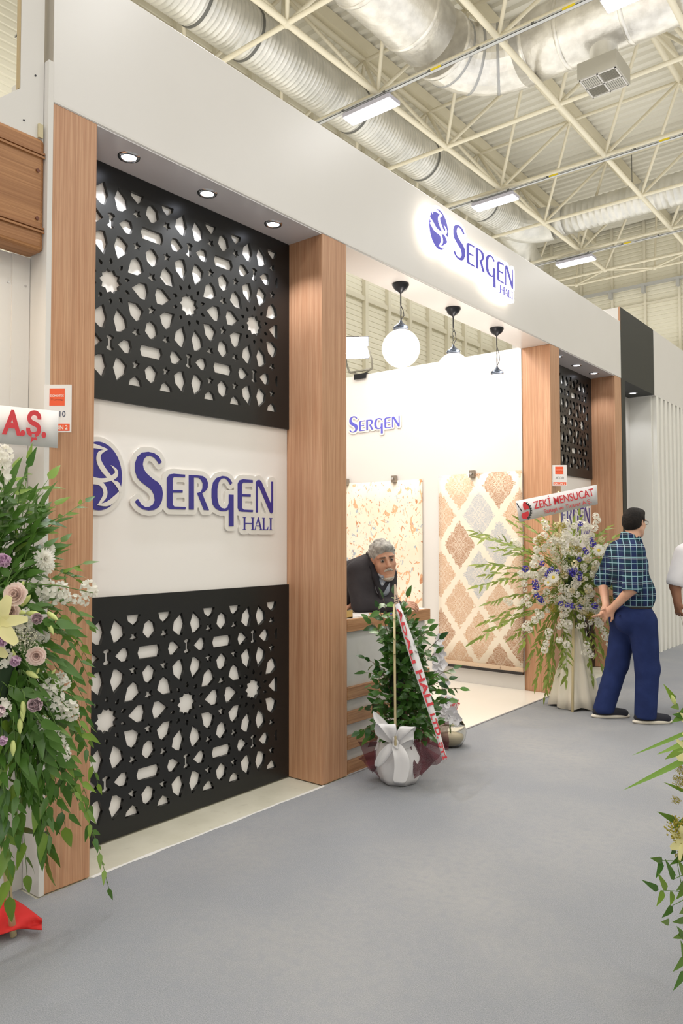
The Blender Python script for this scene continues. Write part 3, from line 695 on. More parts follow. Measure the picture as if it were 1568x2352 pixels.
part('cap', MB().tube([tuple(pd*.1), tuple(pd*.155)], .0058, 8), mat('pen_blue', (66, 92, 214), .4), pn)
bx_ = thing('card_holder', 'small amber plastic card holder at the counter end beside the pillar', 'holder', (-.04, 3.85, .9895)); AMB = mat('amber_plastic', (214, 178, 110), .3)
part('back', MB().box((-.04, -.035, 0), (-.035, .035, .06)), AMB, bx_); part('tray', MB().box((-.04, -.035, 0), (.012, .035, .006)), AMB, bx_); part('front_lip', MB().box((.008, -.035, 0), (.012, .035, .05)), AMB, bx_)

# ------------------------------------------------------------------ booth number boards
def numboard(name, label, px0, px1, py0, py1, depth, number, hall):
    a = at(px0, py1, 'x', .003); depth = (a-CAMP).dot(_f); b = sp(px1, py1, depth); c = sp(px0, py0, depth)
    ax = (b-a); ax.z = 0; W = ax.length; H = (c-a).length
    M = frame(a, ax, (0, 0, 1)); t = thing(name, label, 'sign'); t.matrix_world = M
    part('board', MB().box((0, 0, -.004), (W, H, 0)), PAPER, t)
    part('orange_square', MB().box((W*.2, H*.56, 0), (W*.76, H*.92, .0008)), ORANGE, t)
    part('orange_strip', MB().box((W*.06, H*.03, 0), (W*.95, H*.18, .0008)), ORANGE, t)
    D = Matrix.Translation
    link('lettering', lettering('DOMOTEX', D((W*.48, H*.745, .001)), H*.045, W*.5, .02, .0006), SIGNW, t)
    link('lettering', lettering('Turkey', D((W*.48, H*.67, .001)), H*.035, W*.46, .0, .0006), mat('dark_red_print', (90, 40, 40), .5), t)
    link('lettering', lettering(number, D((W*.5, H*.33, .001)), H*.12, W*.58, .0, .0006), NAVYP if hall else GREYP, t)
    link('lettering', lettering('SALON 2', D((W*.5, H*.06, .001)), H*.09, W*.75, .02, .0006), SIGNW, t)
    return t
numboard('booth_number_board', 'white booth number board with orange square, half covered by the A.Ş. banner', 100, 163, 883, 993, 3.155, 'A310', 1)
numboard('booth_number_board.001', 'white A330 number board sticking out of the far wooden pillar', 1268.5, 1301.5, 1068, 1116, 7.29, 'A330', 0)

# ------------------------------------------------------------------ neighbouring stands
nr = struct('wall_dark_stand', MB().box((-.62, 9.065, 0), (-.6, 10.37, 4.28)), WHITEM)
part('header', MB().box((-.6, 9.065, 3.412), (.0, 10.345, 4.285)), DARK, nr)
part('post', MB().box((-.34, 9.065, 0), (.0, 9.2, 3.412)), DARK, nr)
part('recess_panel', MB().box((-.36, 9.2, 0), (-.34, 10.42, 3.412)), WHITEM, nr)
part('plinth', MB().box((-.34, 10.2, 0), (-.03, 10.38, .12)), DARK, nr)
part('return_panel', MB().box((-1.4, 9.045, 3.3), (-.02, 9.064, 4.28)), WHITEM, nr)
part('edge_lipping', MB().box((-.02, 9.045, 4.0), (.0, 9.064, 4.284)), WOOD, nr)
downlight(-.176, 10.036, 'single downlight in the dark header of the neighbouring stand', W=7, z=3.411)
nf = struct('wall_white_stand', MB().box((-.5, 10.40, 0), (-.06, 15.5, 3.41)), mat('bright_white_paint', (240, 238, 232), .5))
part('fascia', MB().box((-.5, 10.37, 3.41), (-.0, 15.5, 4.285)), WHITE, nf)
y = 10.44
while y < 15.4:
    part('slat', MB().box((-.06, y, 0), (-.0, y+.10, 3.41)), bpy.data.materials['bright_white_paint'], nf); y += .197
nl = struct('wall_left_stand', MB().box((-.16, -.6, 0), (-.135, 1.685, 2.75)), WHITEM)
part('corner_panel', MB().box((-.14, 1.62, 0), (-.128, 1.70, 2.75)), WHITEM, nl)
cn = MB().box((-.14, -.6, 2.75), (-.02, 1.765-.06, 3.25))
o = bevel(part('cornice', cn, WOODC, nl), .02, 3)
for z in (2.83, 2.845, 3.16, 3.175): part('moulding', MB().box((-.021, -.6, z), (-.012, 1.70, z+.009)), WOODC, nl)
for z in (2.89, 3.1): part('plug', MB().tube([(-.02, 1.67, z), (-.014, 1.67, z)], .008, 10), mat('cornice_plug', (110, 60, 40), .5), nl)
lp = [(-.6, 3.19), (1.7, 3.19), (1.7, 4.25), (1.593, 4.25), (1.593, 3.433), (1.50, 3.345), (-.6, 3.345)]
link('upper_board', plate('upper_board', [lp], .02, frame((-.04, 0, 0), (0, 1, 0), (0, 0, 1))), WHITEM, nl)
part('board_edge', MB().box((-.05, 1.585, 3.43), (-.03, 1.592, 4.25)), mat('tan_board_edge', (186, 166, 130), .8), nl)
part('batten', MB().box((-.028, 1.672, 3.25), (-.016, 1.692, 3.31)), mat('pale_batten', (206, 194, 160), .7), nl)
for y, z in ((1.66, 3.52), (1.61, 3.3)): part('screw_head', MB().tube([(-.03, y, z), (-.027, y, z)], .004, 8), DKMETAL, nl)
for z in (2.62, 1.98, 1.34): part('rivet', MB().tube([(-.128, 1.68, z), (-.124, 1.68, z)], .005, 8), CHROME, nl); part('rivet', MB().tube([(-.135, 1.605, z), (-.131, 1.605, z)], .005, 8), CHROME, nl)
light('left_stand_cornice_lamp', 'AREA', (-.05, 1.2, 2.72), 5, (1, .78, .55), .06, .9, (-.1, 1.2, 0))

# ------------------------------------------------------------------ people: smooth bodies from blended volumes
def surfnet(D, lo, h):
    s = D < 0; nx, ny, nz = D.shape
    cnt = np.zeros((nx-1, ny-1, nz-1), np.int8)
    for a in (0, 1):
        for b in (0, 1):
            for c in (0, 1): cnt += s[a:nx-1+a, b:ny-1+b, c:nz-1+c]
    act = (cnt > 0) & (cnt < 8); ids = -np.ones(act.shape, np.int64); I = np.argwhere(act); ids[act] = np.arange(len(I))
    acc = np.zeros((len(I), 3)); num = np.zeros(len(I))
    C = [(a, b, c) for a in (0, 1) for b in (0, 1) for c in (0, 1)]
    for p in C:
        for ax in range(3):
            if p[ax]: continue
            q = list(p); q[ax] = 1
            d0 = D[I[:, 0]+p[0], I[:, 1]+p[1], I[:, 2]+p[2]]; d1 = D[I[:, 0]+q[0], I[:, 1]+q[1], I[:, 2]+q[2]]
            m = (d0 < 0) != (d1 < 0); t = np.where(m, d0/np.where(m, d0-d1, 1), 0)
            pos = np.tile(np.array(p, float), (len(I), 1)); pos[:, ax] = t
            acc[m] += pos[m]; num[m] += 1
    V = (I+acc/num[:, None])*h+np.array(lo); F = []
    for ax in range(3):
        sl0 = [slice(None)]*3; sl1 = [slice(None)]*3; sl0[ax] = slice(0, -1); sl1[ax] = slice(1, None)
        E = np.argwhere(s[tuple(sl0)] != s[tuple(sl1)]); u, v = (ax+1) % 3, (ax+2) % 3
        E = E[(E[:, u] > 0) & (E[:, v] > 0) & (E[:, u] < D.shape[u]-1) & (E[:, v] < D.shape[v]-1)]
        def cid(du, dv):
            J = E.copy(); J[:, u] += du; J[:, v] += dv; return ids[J[:, 0], J[:, 1], J[:, 2]]
        q = np.stack([cid(-1, -1), cid(0, -1), cid(0, 0), cid(-1, 0)], 1)
        fl = ~s[E[:, 0], E[:, 1], E[:, 2]]; q[fl] = q[fl][:, ::-1]; F.append(q)
    return V, np.concatenate(F)
def cap(a, b, ra, rb=None, k=.02, op=1): return ('c', np.array(a, float), np.array(b, float), ra, ra if rb is None else rb, k, op)
def ell(c, r, R=None, k=.02, op=1): return ('e', np.array(c, float), np.array(r, float), None if R is None else np.array(R, float), 0, k, op)
def volume(name, prims, m, parent=None, h=.005, mtx=None, relax=2):
    P = []
    for p in prims:
        if p[0] == 'c':
            R = max(p[3], p[4]); P.append((np.minimum(p[1], p[2])-R, np.maximum(p[1], p[2])+R))
        else: R = p[2].max(); P.append((p[1]-R, p[1]+R))
    adds = [b for b, p in zip(P, prims) if p[6] > 0]
    lo = np.min([a for a, b in adds], 0)-4*h-.01; hi = np.max([b for a, b in adds], 0)+4*h+.01
    n = np.ceil((hi-lo)/h).astype(int)+1; D = np.full(n, 1.0)
    ax = [lo[i]+h*np.arange(n[i]) for i in range(3)]
    for p, (a, b) in zip(prims, P):
        k = p[5]; mg = k+3*h
        sl = [slice(max(0, int((a[i]-mg-lo[i])/h)), min(n[i], int((b[i]+mg-lo[i])/h)+2)) for i in range(3)]
        if any(q.stop <= q.start for q in sl): continue
        X = ax[0][sl[0]][:, None, None]; Y = ax[1][sl[1]][None, :, None]; Z = ax[2][sl[2]][None, None, :]
        if p[0] == 'c':
            A, B = p[1], p[2]; d = B-A; L = d@d+1e-12
            t = np.clip(((X-A[0])*d[0]+(Y-A[1])*d[1]+(Z-A[2])*d[2])/L, 0, 1)
            dist = np.sqrt((X-A[0]-t*d[0])**2+(Y-A[1]-t*d[1])**2+(Z-A[2]-t*d[2])**2)-(p[3]+(p[4]-p[3])*t)
        else:
            c, r, R = p[1], p[2], p[3]; x, y, z = X-c[0], Y-c[1], Z-c[2]
            if R is not None: x, y, z = (R[0, 0]*x+R[1, 0]*y+R[2, 0]*z), (R[0, 1]*x+R[1, 1]*y+R[2, 1]*z), (R[0, 2]*x+R[1, 2]*y+R[2, 2]*z)
            k0 = np.sqrt((x/r[0])**2+(y/r[1])**2+(z/r[2])**2); k1 = np.sqrt((x/r[0]**2)**2+(y/r[1]**2)**2+(z/r[2]**2)**2)+1e-9
            dist = k0*(k0-1)/k1
        O = D[tuple(sl)]; k = max(k, 1e-4)
        if p[6] > 0:
            q = np.clip(.5+.5*(O-dist)/k, 0, 1); D[tuple(sl)] = O+(dist-O)*q-k*q*(1-q)
        else:
            q = np.clip(.5-.5*(O+dist)/k, 0, 1); D[tuple(sl)] = O+(-dist-O)*q+k*q*(1-q)
    V, F = surfnet(D, lo, h)
    for _ in range(relax):
        acc = np.zeros_like(V); num = np.zeros(len(V))
        for a, b in ((0, 1), (1, 2), (2, 3), (3, 0)):
            np.add.at(acc, F[:, a], V[F[:, b]]); np.add.at(acc, F[:, b], V[F[:, a]]); np.add.at(num, F[:, a], 1); np.add.at(num, F[:, b], 1)
        V = V*.5+.5*acc/num[:, None]
    me = bpy.data.meshes.new(name); me.from_pydata(V.tolist(), [], F.tolist()); me.polygons.foreach_set('use_smooth', [True]*len(F)); me.update()
    return link(name, me, m, parent, mtx=mtx)
def xf(prims, M, s=1.0):
    """moves a set of volumes by a matrix (rotation + translation) and a scale"""
    R = np.array(M.to_3x3().normalized()); T = np.array(M.translation); out = []
    for p in prims:
        if p[0] == 'c': out.append(('c', R@(p[1]*s)+T, R@(p[2]*s)+T, p[3]*s, p[4]*s, p[5]*s, p[6]))
        else: out.append(('e', R@(p[1]*s)+T, p[2]*s, R if p[3] is None else R@p[3], 0, p[5]*s, p[6]))
    return out
def two(f): return [q for s_ in (-1, 1) for q in f(s_)]
def head_prims(nose=1.0):
    """x forward, y left, z up, origin in the middle of the skull; 23 cm tall"""
    return ([ell((-.012, 0, .032), (.097, .076, .088)), ell((.03, 0, -.038), (.060, .060, .085), k=.03), cap((-.02, 0, -.06), (-.045, 0, -.17), .054, .058, k=.03)]
        + two(lambda s: [cap((-.005, s*.05, -.05), (.062, s*.014, -.098), .022, .019, k=.03), ell((.056, s*.038, -.024), (.024, .022, .024), k=.025), cap((.083, s*.016, .03), (.070, s*.05, .029), .0105, .009, k=.012)])
        + [ell((.073, 0, -.104), (.018, .022, .016), k=.02)]
        + two(lambda s: [ell((.098, s*.031, .008), (.017, .017, .011), k=.014, op=-1)])
        + [cap((.088, 0, .016), (.107*nose, 0, -.026), .0085, .0125, k=.012)] + two(lambda s: [ell((.096, s*.012, -.03), (.010, .008, .008), k=.008)])
        + [cap((.086, -.017, -.060), (.086, .017, -.060), .0075, k=.006), cap((.083, -.015, -.073), (.083, .015, -.073), .009, k=.006), cap((.1, -.02, -.0665), (.1, .02, -.0665), .0035, k=.006, op=-1)]
        + two(lambda s: [ell((-.006, s*.076, -.002), (.019, .007, .032), R=Matrix.Rotation(-.3*s, 3, 'Z'), k=.008), ell((.0, s*.084, -.0), (.009, .005, .018), k=.006, op=-1)]))
def hand_prims(curl=.5, spread=.09, s=1):
    """x along the fingers, z out of the back of the hand, thumb on +y; wrist at the origin"""
    P = [ell((.045, 0, 0), (.05, .038, .0145), k=.015), cap((0, 0, 0), (.03, 0, 0), .026, .026, k=.02)]
    for y, L, a0 in ((.028, .075, .12), (.0095, .083, .03), (-.010, .077, -.05), (-.028, .06, -.14)):
        p = np.array((.082, y, 0.)); d = a0*spread/.09; ang = .15
        for seg, r in ((.45, .0092), (.32, .0084), (.26, .0074)):
            ang += curl*(.9 if seg < .44 else .55); v = np.array((math.cos(ang)*math.cos(d), math.sin(d), -math.sin(ang)))*L*seg
            P.append(cap(p, p+v, r, r*.93, k=.006)); p = p+v
    p = np.array((.025, .03, -.004)); q = p+np.array((.032, .026, -.012)); e = q+np.array((.03, .006, -.012*(1+curl)))
    return P+[cap(p, q, .0125, .0105, k=.014), cap(q, e, .0105, .008, k=.006)]
def eyes(root, Mh, s, white=(150, 138, 130), iris=(46, 32, 26)):
    wm, im = mat('eye_white', white, .25), mat('iris', iris, .2)
    for q in (-1, 1):
        e = link('eye', MB().ball((0, 0, 0), .0118*s, 16, 10).mesh('eye'), wm, root, mtx=Mh @ Matrix.Translation(Vector((.0815, q*.031, .008))*s))
        link('iris', MB().ball((.0082*s, -.001, 0), .0072*s, 12, 8, (.6, 1, 1)).mesh('iris'), im, e)
SKIN1 = mat('tanned_skin', (196, 148, 122), .5); vary(SKIN1, (176, 120, 98), 18, .6, 4, lo=.4, hi=.7, bump=.12, bscale=90)
SKIN2 = mat('fair_skin', (216, 172, 146), .5); vary(SKIN2, (204, 148, 122), 14, .6, 3)
SKIN3 = mat('brown_skin', (150, 106, 82), .5); vary(SKIN3, (130, 86, 64), 14, .6, 3)
GREYHAIR = mat('grey_hair', (158, 156, 152), .7); vary(GREYHAIR, (96, 94, 92), 60, .9, 4, (1, 1, .5), .9); vary(GREYHAIR, (206, 204, 198), 22, .55, 3)
WHITEHAIR = mat('white_whiskers', (200, 192, 182), .7); vary(WHITEHAIR, (160, 146, 132), 90, .8, 3, bump=.6)
DKHAIR = mat('black_hair', (22, 19, 18), .65, spec=.2); vary(DKHAIR, (38, 33, 30), 60, .7, 4, bump=.6)
JACKET = mat('charcoal_jacket', (62, 60, 64), .85, spec=.2); vary(JACKET, (50, 48, 52), 7, .8, 4, bump=.5, bscale=16)
LAPEL = mat('dark_lapel', (44, 43, 48), .85, spec=.2)
SHIRTB = mat('grey_blue_shirt', (168, 174, 184), .8); vary(SHIRTB, (126, 134, 150), 1, .8, 1, (90, 90, 2))
TROUSN = mat('navy_trousers', (38, 52, 100), .85, spec=.2); vary(TROUSN, (30, 42, 84), 9, .8, 4, bump=.5, bscale=13)
TROUSG = mat('dark_trousers', (48, 46, 48), .85)
WSHIRT = mat('thin_white_shirt', (232, 230, 234), .8); vary(WSHIRT, (216, 214, 220), 6, .6, 3, bump=.4)
def plaid():
    m = mat('blue_green_plaid', (30, 40, 62), .85, spec=.2); n, l, b = nodes(m); tc = N(m, 'ShaderNodeTexCoord'); sx = N(m, 'ShaderNodeSeparateXYZ'); l.new(tc.outputs['Object'], sx.inputs[0])
    def ma(op, a, c=None):
        q = N(m, 'ShaderNodeMath', operation=op)
        for i, v in enumerate((a, c)):
            if v is None: continue
            if isinstance(v, (int, float)): q.inputs[i].default_value = v
            else: l.new(v, q.inputs[i])
        return q.outputs[0]
    hz = ma('ADD', sx.outputs[0], ma('MULTIPLY', sx.outputs[1], -.28))
    def stripe(v, per, wd, ph=0): return ma('LESS_THAN', ma('FRACT', ma('ADD', ma('MULTIPLY', v, 1/per), ph)), wd)
    cur = b.inputs['Base Color'].default_value[:]; src = None
    for v, per, wd, ph, col, am in ((sx.outputs[2], .1, .45, .2, (24, 58, 70), .8), (hz, .1, .45, .1, (34, 46, 92), .7), (sx.outputs[2], .05, .12, 0, (150, 190, 196), .8), (hz, .045, .13, .3, (150, 186, 200), .75), (sx.outputs[2], .1, .04, .62, (190, 206, 214), .6)):
        mx = N(m, 'ShaderNodeMix', data_type='RGBA')
        if src: l.new(src, mx.inputs[6])
        else: mx.inputs[6].default_value = cur
        mx.inputs[7].default_value = (*lin(col), 1); l.new(ma('MULTIPLY', stripe(v, per, wd, ph), am), mx.inputs[0]); src = mx.outputs[2]
    l.new(src, b.inputs['Base Color'])
    bp = N(m, 'ShaderNodeBump'); bp.inputs['Strength'].default_value = .5; bp.inputs['Distance'].default_value = .012; nz = N(m, 'ShaderNodeTexNoise'); nz.inputs['Scale'].default_value = 14; l.new(tc.outputs['Object'], nz.inputs[0]); l.new(nz.outputs[0], bp.inputs['Height']); l.new(bp.outputs[0], b.inputs['Normal'])
    return m
RH = Vector((RGT.x, RGT.y, 0)).normalized(); FH = Vector((-RH.y, RH.x, 0))
def pframe(o): return Matrix(((RH.x, FH.x, 0, o[0]), (RH.y, FH.y, 0, o[1]), (0, 0, 1, o[2]), (0, 0, 0, 1)))
def headmat(pos, fwd, roll=0, pitch=0):
    f = Vector(fwd).normalized(); z = Vector((0, 0, 1)); y = z.cross(f).normalized(); z = f.cross(y)
    M = Matrix(((f.x, y.x, z.x, pos[0]), (f.y, y.y, z.y, pos[1]), (f.z, y.z, z.z, pos[2]), (0, 0, 0, 1)))
    return M @ Matrix.Rotation(roll, 4, 'X') @ Matrix.Rotation(pitch, 4, 'Y')
def handmat(pos, along, back):
    x = Vector(along).normalized(); z = Vector(back); z = (z-x*z.dot(x)).normalized(); y = z.cross(x)
    return Matrix(((x.x, y.x, z.x, pos[0]), (x.y, y.y, z.y, pos[1]), (x.z, y.z, z.z, pos[2]), (0, 0, 0, 1)))
def mirror_y(P): 
    out = []
    for p in P:
        q = list(p); q[1] = p[1]*np.array((1, -1, 1))
        if p[0] == 'c': q[2] = p[2]*np.array((1, -1, 1))
        out.append(tuple(q))
    return out

# --- the grey haired man leaning on the counter (x = picture right, y = away from the camera)
Mo = pframe((-.13, 4.40, 0)); s1 = 1.1
Hm = headmat((-.018, -.03, 1.352), (.24, -.97, -.06), .15, .02)
hp = xf(head_prims(1.02), Hm, s1)
RS, RE, RW = (-.215, -.02, 1.262), (-.185, -.10, 1.045), (.075, -.085, 1.03)
LS, LE, LW = (.0, .20, 1.275), (.0, .07, 1.043), (-.205, -.03, 1.032)
body = hp + [cap((-.05, .05, 1.27), (-.13, .10, 1.24), .07, .10, k=.04), cap((-.12, .10, 1.2), (-.34, .27, 1.12), .09, .09), cap((-.34, .27, 1.12), (-.56, .44, .95), .09, .11), cap(RS, RE, .045, .04), cap(RE, RW, .038, .028), cap(LS, LE, .045, .04), cap(LE, LW, .038, .028),
     cap((-.57, .37, .95), (-.62, .39, .5), .07, .06), cap((-.62, .39, .5), (-.64, .41, .07), .05, .04), cap((-.60, .55, .95), (-.65, .57, .5), .07, .06), cap((-.65, .57, .5), (-.67, .59, .07), .05, .04)]
body += xf(hand_prims(.45), handmat(RW, (1, -.05, .12), (.1, -.55, .8)), 1.02)
body += xf(mirror_y(hand_prims(.35)), handmat(LW, (-.8, -.45, -.08), (0, .1, 1)), 1.0)
om = volume('person', body, SKIN1, None, .0045, Mo, 1)
tag(om, 'grey haired man in a charcoal jacket leaning with crossed arms on the reception counter', 'person')
jp = [cap((-.17, .02, 1.285), (-.02, .17, 1.30), .075, .075, k=.05), cap((-.10, .09, 1.25), (-.33, .27, 1.16), .15, .15, k=.05), cap((-.33, .27, 1.16), (-.58, .45, .96), .15, .15, k=.05), cap((-.05, .06, 1.21), (-.1, .05, 1.08), .10, .11, k=.06),
      cap(RS, RE, .078, .062, k=.05), cap(RE, (-.03, -.098, 1.042), .058, .05, k=.03), cap((-.03, -.098, 1.042), RW, .05, .043, k=.02), cap(LS, LE, .075, .06, k=.05), cap(LE, (-.12, .01, 1.043), .056, .049, k=.03), cap((-.12, .01, 1.043), (-.195, -.025, 1.036), .049, .043, k=.02),
      ell((-.29, .08, 1.13), (.11, .10, .13), k=.04), cap((-.12, -.02, 1.215), (-.115, -.05, 1.10), .07, .068, k=.04), cap((.03, .04, 1.25), (.02, -.02, 1.09), .055, .055, k=.03)]
jp += [ell((-.033, -.08, 1.205), (.028, .05, .06), k=.02, op=-1), cap((-.035, -.01, 1.36), (-.05, .0, 1.27), .068, .064, k=.012, op=-1)]
volume('jacket', jp, JACKET, om, .006)
volume('collar', [cap((-.105, -.015, 1.372), (-.118, .05, 1.392), .018, .02, k=.02), cap((-.118, .05, 1.392), (-.04, .085, 1.36), .02, .018, k=.02), cap((-.105, -.015, 1.372), (-.102, -.045, 1.31), .018, .02, k=.02), cap((-.102, -.045, 1.31), (-.079, -.088, 1.235), .02, .022, k=.02), cap((-.079, -.088, 1.235), (-.052, -.115, 1.15), .022, .018, k=.02), cap((-.052, -.115, 1.15), (-.04, -.125, 1.08), .016, .012, k=.02),
      cap((.035, .03, 1.31), (.018, -.055, 1.225), .016, .02, k=.02), cap((.018, -.055, 1.225), (-.028, -.115, 1.145), .02, .015, k=.02)], LAPEL, om, .0055)
volume('shirt', [cap((-.03, -.01, 1.25), (-.035, -.055, 1.15), .062, .06, k=.03), cap((-.075, -.045, 1.268), (-.036, -.10, 1.238), .014, .012, k=.012), cap((.0, -.02, 1.262), (-.028, -.10, 1.238), .014, .012, k=.012)], SHIRTB, om, .005)
for z in (1.225, 1.195): volume('shirt_button', [ell((-.032, -.116-(1.225-z)*.1, z), (.005, .004, .005))], PAPER, om, .0015)
hh = [ell((-.02, 0, .043), (.101, .082, .090)), ell((-.045, 0, .0), (.07, .080, .07), k=.03), ell((.052, 0, .088), (.045, .058, .032), k=.02)]
hh += two(lambda s: [cap((.012, s*.076, .02), (.012, s*.074, -.012), .008, .005, k=.01)])
hh += [ell((.102, 0, -.005), (.06, .064, .066), k=.012, op=-1), ell((.02, 0, -.10), (.12, .12, .085), k=.015, op=-1)]+two(lambda s: [ell((.004, s*.088, -.012), (.026, .03, .042), k=.008, op=-1)])
rh = random.Random(5)
for i in range(70):
    a, e = rh.uniform(-2.6, 2.6), rh.uniform(.1, 1.5); c = (-.02+.099*math.cos(e)*math.cos(a), .080*math.cos(e)*math.sin(a), .043+.088*math.sin(e))
    if c[0] > .055 and c[2] < .075: continue
    if c[2] < .03: continue
    hh.append(ell(c, (.014, .012, .009), k=.006))
volume('hair', xf(hh, Hm, s1), GREYHAIR, om, .004, relax=1)
volume('moustache', xf([cap((.100, 0, -.046), (.086, .026, -.058), .0085, .006, k=.006), cap((.100, 0, -.046), (.086, -.026, -.058), .0085, .006, k=.006)], Hm, s1), WHITEHAIR, om, .003, relax=1)
volume('beard', xf([ell((.060, 0, -.108), (.036, .038, .024), k=.01)]+two(lambda s: [cap((.055, s*.03, -.092), (.012, s*.060, -.058), .012, .008, k=.02)])+[ell((.12, 0, -.055), (.06, .035, .036), k=.008, op=-1)]+two(lambda s: [ell((.075, s*.05, -.045), (.04, .03, .035), k=.01, op=-1)]), Hm, s1), WHITEHAIR, om, .0035, relax=1)
for q in (-1, 1): volume('eyebrow', xf([cap((.093, q*.016, .029), (.080, q*.047, .029), .0055, .004, k=.004)], Hm, s1), mat('grey_eyebrow', (92, 78, 68), .8), om, .0028, relax=1)
eyes(om, Hm, s1)
volume('trousers', [cap((-.58, .38, .93), (-.61, .54, .93), .12, k=.05), cap((-.58, .37, .9), (-.64, .41, .08), .10, .075, k=.03), cap((-.61, .55, .9), (-.67, .59, .08), .10, .075, k=.03)], TROUSG, om, .009)
for a, b in (((-.64, .41), (-.54, .33)), ((-.67, .59), (-.57, .51))): volume('shoe', [cap((*a, .04), (*b, .035), .042, .036), cap((*b, .035), (b[0]+.06, b[1]-.05, .03), .036, .028)], BLACKP, om, .007)

# --- the man in the plaid shirt, hands clasped behind his back
F0 = at(1450, 1654, 'z', 0); Mp = pframe((F0.x, F0.y, 0)); s2 = .98
Hp = headmat((.052, .0, 1.634), (.80, .60, .0), -.03, .04)
NK = (.02, -.005, 1.50)
RS, RE, RW = (-.03, -.185, 1.385), (-.075, -.245, 1.10), (-.168, -.06, .925)
LS, LE, LW = (-.045, .175, 1.38), (-.155, .20, 1.13), (-.185, .03, .935)
RK, RA, LK, LA = (.098, -.10, .44), (.075, -.10, .07), (-.075, .10, .45), (-.195, .10, .08)
body = xf(head_prims(), Hp, s2)+[cap((.03, 0, 1.55), NK, .052, .056, k=.02), cap((0, 0, 1.36), (.02, 0, 1.0), .10, .12, k=.05), cap((.02, -.05, .9), (.02, .05, .9), .12, k=.04), cap(RS, RE, .048, .042), cap(RE, RW, .044, .029, k=.02), cap(LS, LE, .048, .042), cap(LE, LW, .044, .029, k=.02),
     cap((.06, -.09, .85), RK, .085, .06), cap(RK, RA, .058, .042), cap((-.01, .09, .85), LK, .085, .06), cap(LK, LA, .058, .042)]
body += xf(hand_prims(.55), handmat(RW, (-.55, .40, -.62), (-.55, -.75, .1)), 1.02)
body += xf(mirror_y(hand_prims(.30)), handmat(LW, (-.62, -.30, -.66), (.55, -.1, -.6)), 1.0)
pm = volume('person', body, SKIN2, None, .0045, Mp, 1)
tag(pm, 'man in plaid shirt and navy trousers, seen from behind, hands clasped at his back', 'person')
PL = plaid()
sh = [cap((-.02, -.13, 1.415), (-.02, .13, 1.415), .08, k=.05), cap((.012, 0, 1.51), (-.005, 0, 1.41), .066, .11, k=.06), ell((-.015, 0, 1.27), (.155, .215, .19), k=.05), ell((.035, 0, 1.07), (.158, .195, .17), k=.06), cap((.03, -.06, .985), (.03, .06, .985), .126, k=.05), cap((.07, -.05, 1.03), (.08, .05, 1.03), .10, k=.05),
      cap(RS, (-.068, -.238, 1.13), .088, .075, k=.05), cap(LS, (-.145, .198, 1.155), .085, .072, k=.05), cap((-.064, -.232, 1.15), (-.074, -.243, 1.105), .079, .078, k=.008), cap((-.14, .197, 1.17), (-.152, .2, 1.135), .076, .075, k=.008)]
sh += [cap((-.09, -.26, 1.06), (-.11, -.2, 1.0), .06, .07, k=.006, op=-1), cap((-.16, .2, 1.07), (-.18, .15, 1.0), .06, .06, k=.006, op=-1)]
volume('shirt', sh, PL, pm, .006)
cr = [(.018+.066*math.cos(a), .066*math.sin(a), 1.525-.022*math.cos(a)) for a in [2*PI*k/16 for k in range(17)]]
cl = [cap(a, b, .0135, .0135, k=.01) for a, b in zip(cr, cr[1:])]+[cap((a[0]*1.08-.002, a[1]*1.1, a[2]-.028), (b[0]*1.08-.002, b[1]*1.1, b[2]-.028), .012, k=.02) for a, b in zip(cr, cr[1:])]
cl += [cap((.07, -.05, 1.48), (.118, -.03, 1.415), .016, .009, k=.02), cap((.07, .05, 1.48), (.118, .03, 1.415), .016, .009, k=.02)]
volume('collar', cl, PL, pm, .0045)
volume('trousers', [ell((.02, 0, .86), (.155, .175, .13), k=.05), cap((.025, -.06, .945), (.025, .06, .945), .115, k=.03), ell((-.05, -.07, .83), (.095, .09, .11), k=.05), ell((-.05, .07, .83), (.095, .09, .11), k=.05), cap((.065, -.092, .82), (RK[0], RK[1], RK[2]), .118, .095, k=.04), cap(RK, (.075, -.10, .06), .093, .086, k=.03), cap((-.005, .092, .82), LK, .115, .092, k=.04), cap(LK, (-.195, .10, .07), .090, .084, k=.03),
      ell((0, 0, -.06), (.9, .7, .105), k=.003, op=-1)], TROUSN, pm, .006)
volume('belt', [cap((.03, -.065, .945), (.03, .065, .945), .120, k=.02), ell((.03, 0, 1.05), (.5, .5, .092), k=.003, op=-1), ell((.03, 0, .85), (.5, .5, .086), k=.003, op=-1)], mat('dark_belt', (34, 28, 30), .5), pm, .006)
volume('back_pocket', [ell((-.12, -.10, .875), (.012, .05, .006), R=Matrix.Rotation(-.5, 3, 'Z'), k=.004)], mat('pocket_seam', (24, 34, 70), .8), pm, .004)
hh = [ell((-.014, 0, .040), (.104, .084, .092)), ell((-.05, 0, -.005), (.066, .078, .075), k=.03), ell((.045, 0, .09), (.05, .062, .034), k=.03)]+two(lambda s: [cap((.012, s*.078, .03), (.014, s*.076, -.02), .009, .005, k=.01)])
hh += [ell((.112, 0, -.01), (.062, .07, .074), k=.012, op=-1), ell((.03, 0, -.115), (.13, .12, .085), k=.012, op=-1)]+two(lambda s: [ell((.0, s*.09, -.012), (.024, .022, .036), k=.008, op=-1)])
volume('hair', xf(hh, Hp, s2), DKHAIR, pm, .0045, relax=1)
eyes(pm, Hp, s2)
gl = MB()
for q in (-1, 1):
    gl.tube([(-.01, q*.082, .012), (.05, q*.081, .014), (.108, q*.062, .012)], .0022, 6)
    gl.tube([(.108+.012*math.cos(a)*0, q*.034+.026*math.cos(a), .004+.018*math.sin(a)) for a in [2*PI*i/16 for i in range(17)]], .002, 6, cap=False)
gl.tube([(.109, -.009, .008), (.111, 0, .01), (.109, .009, .008)], .002, 6)
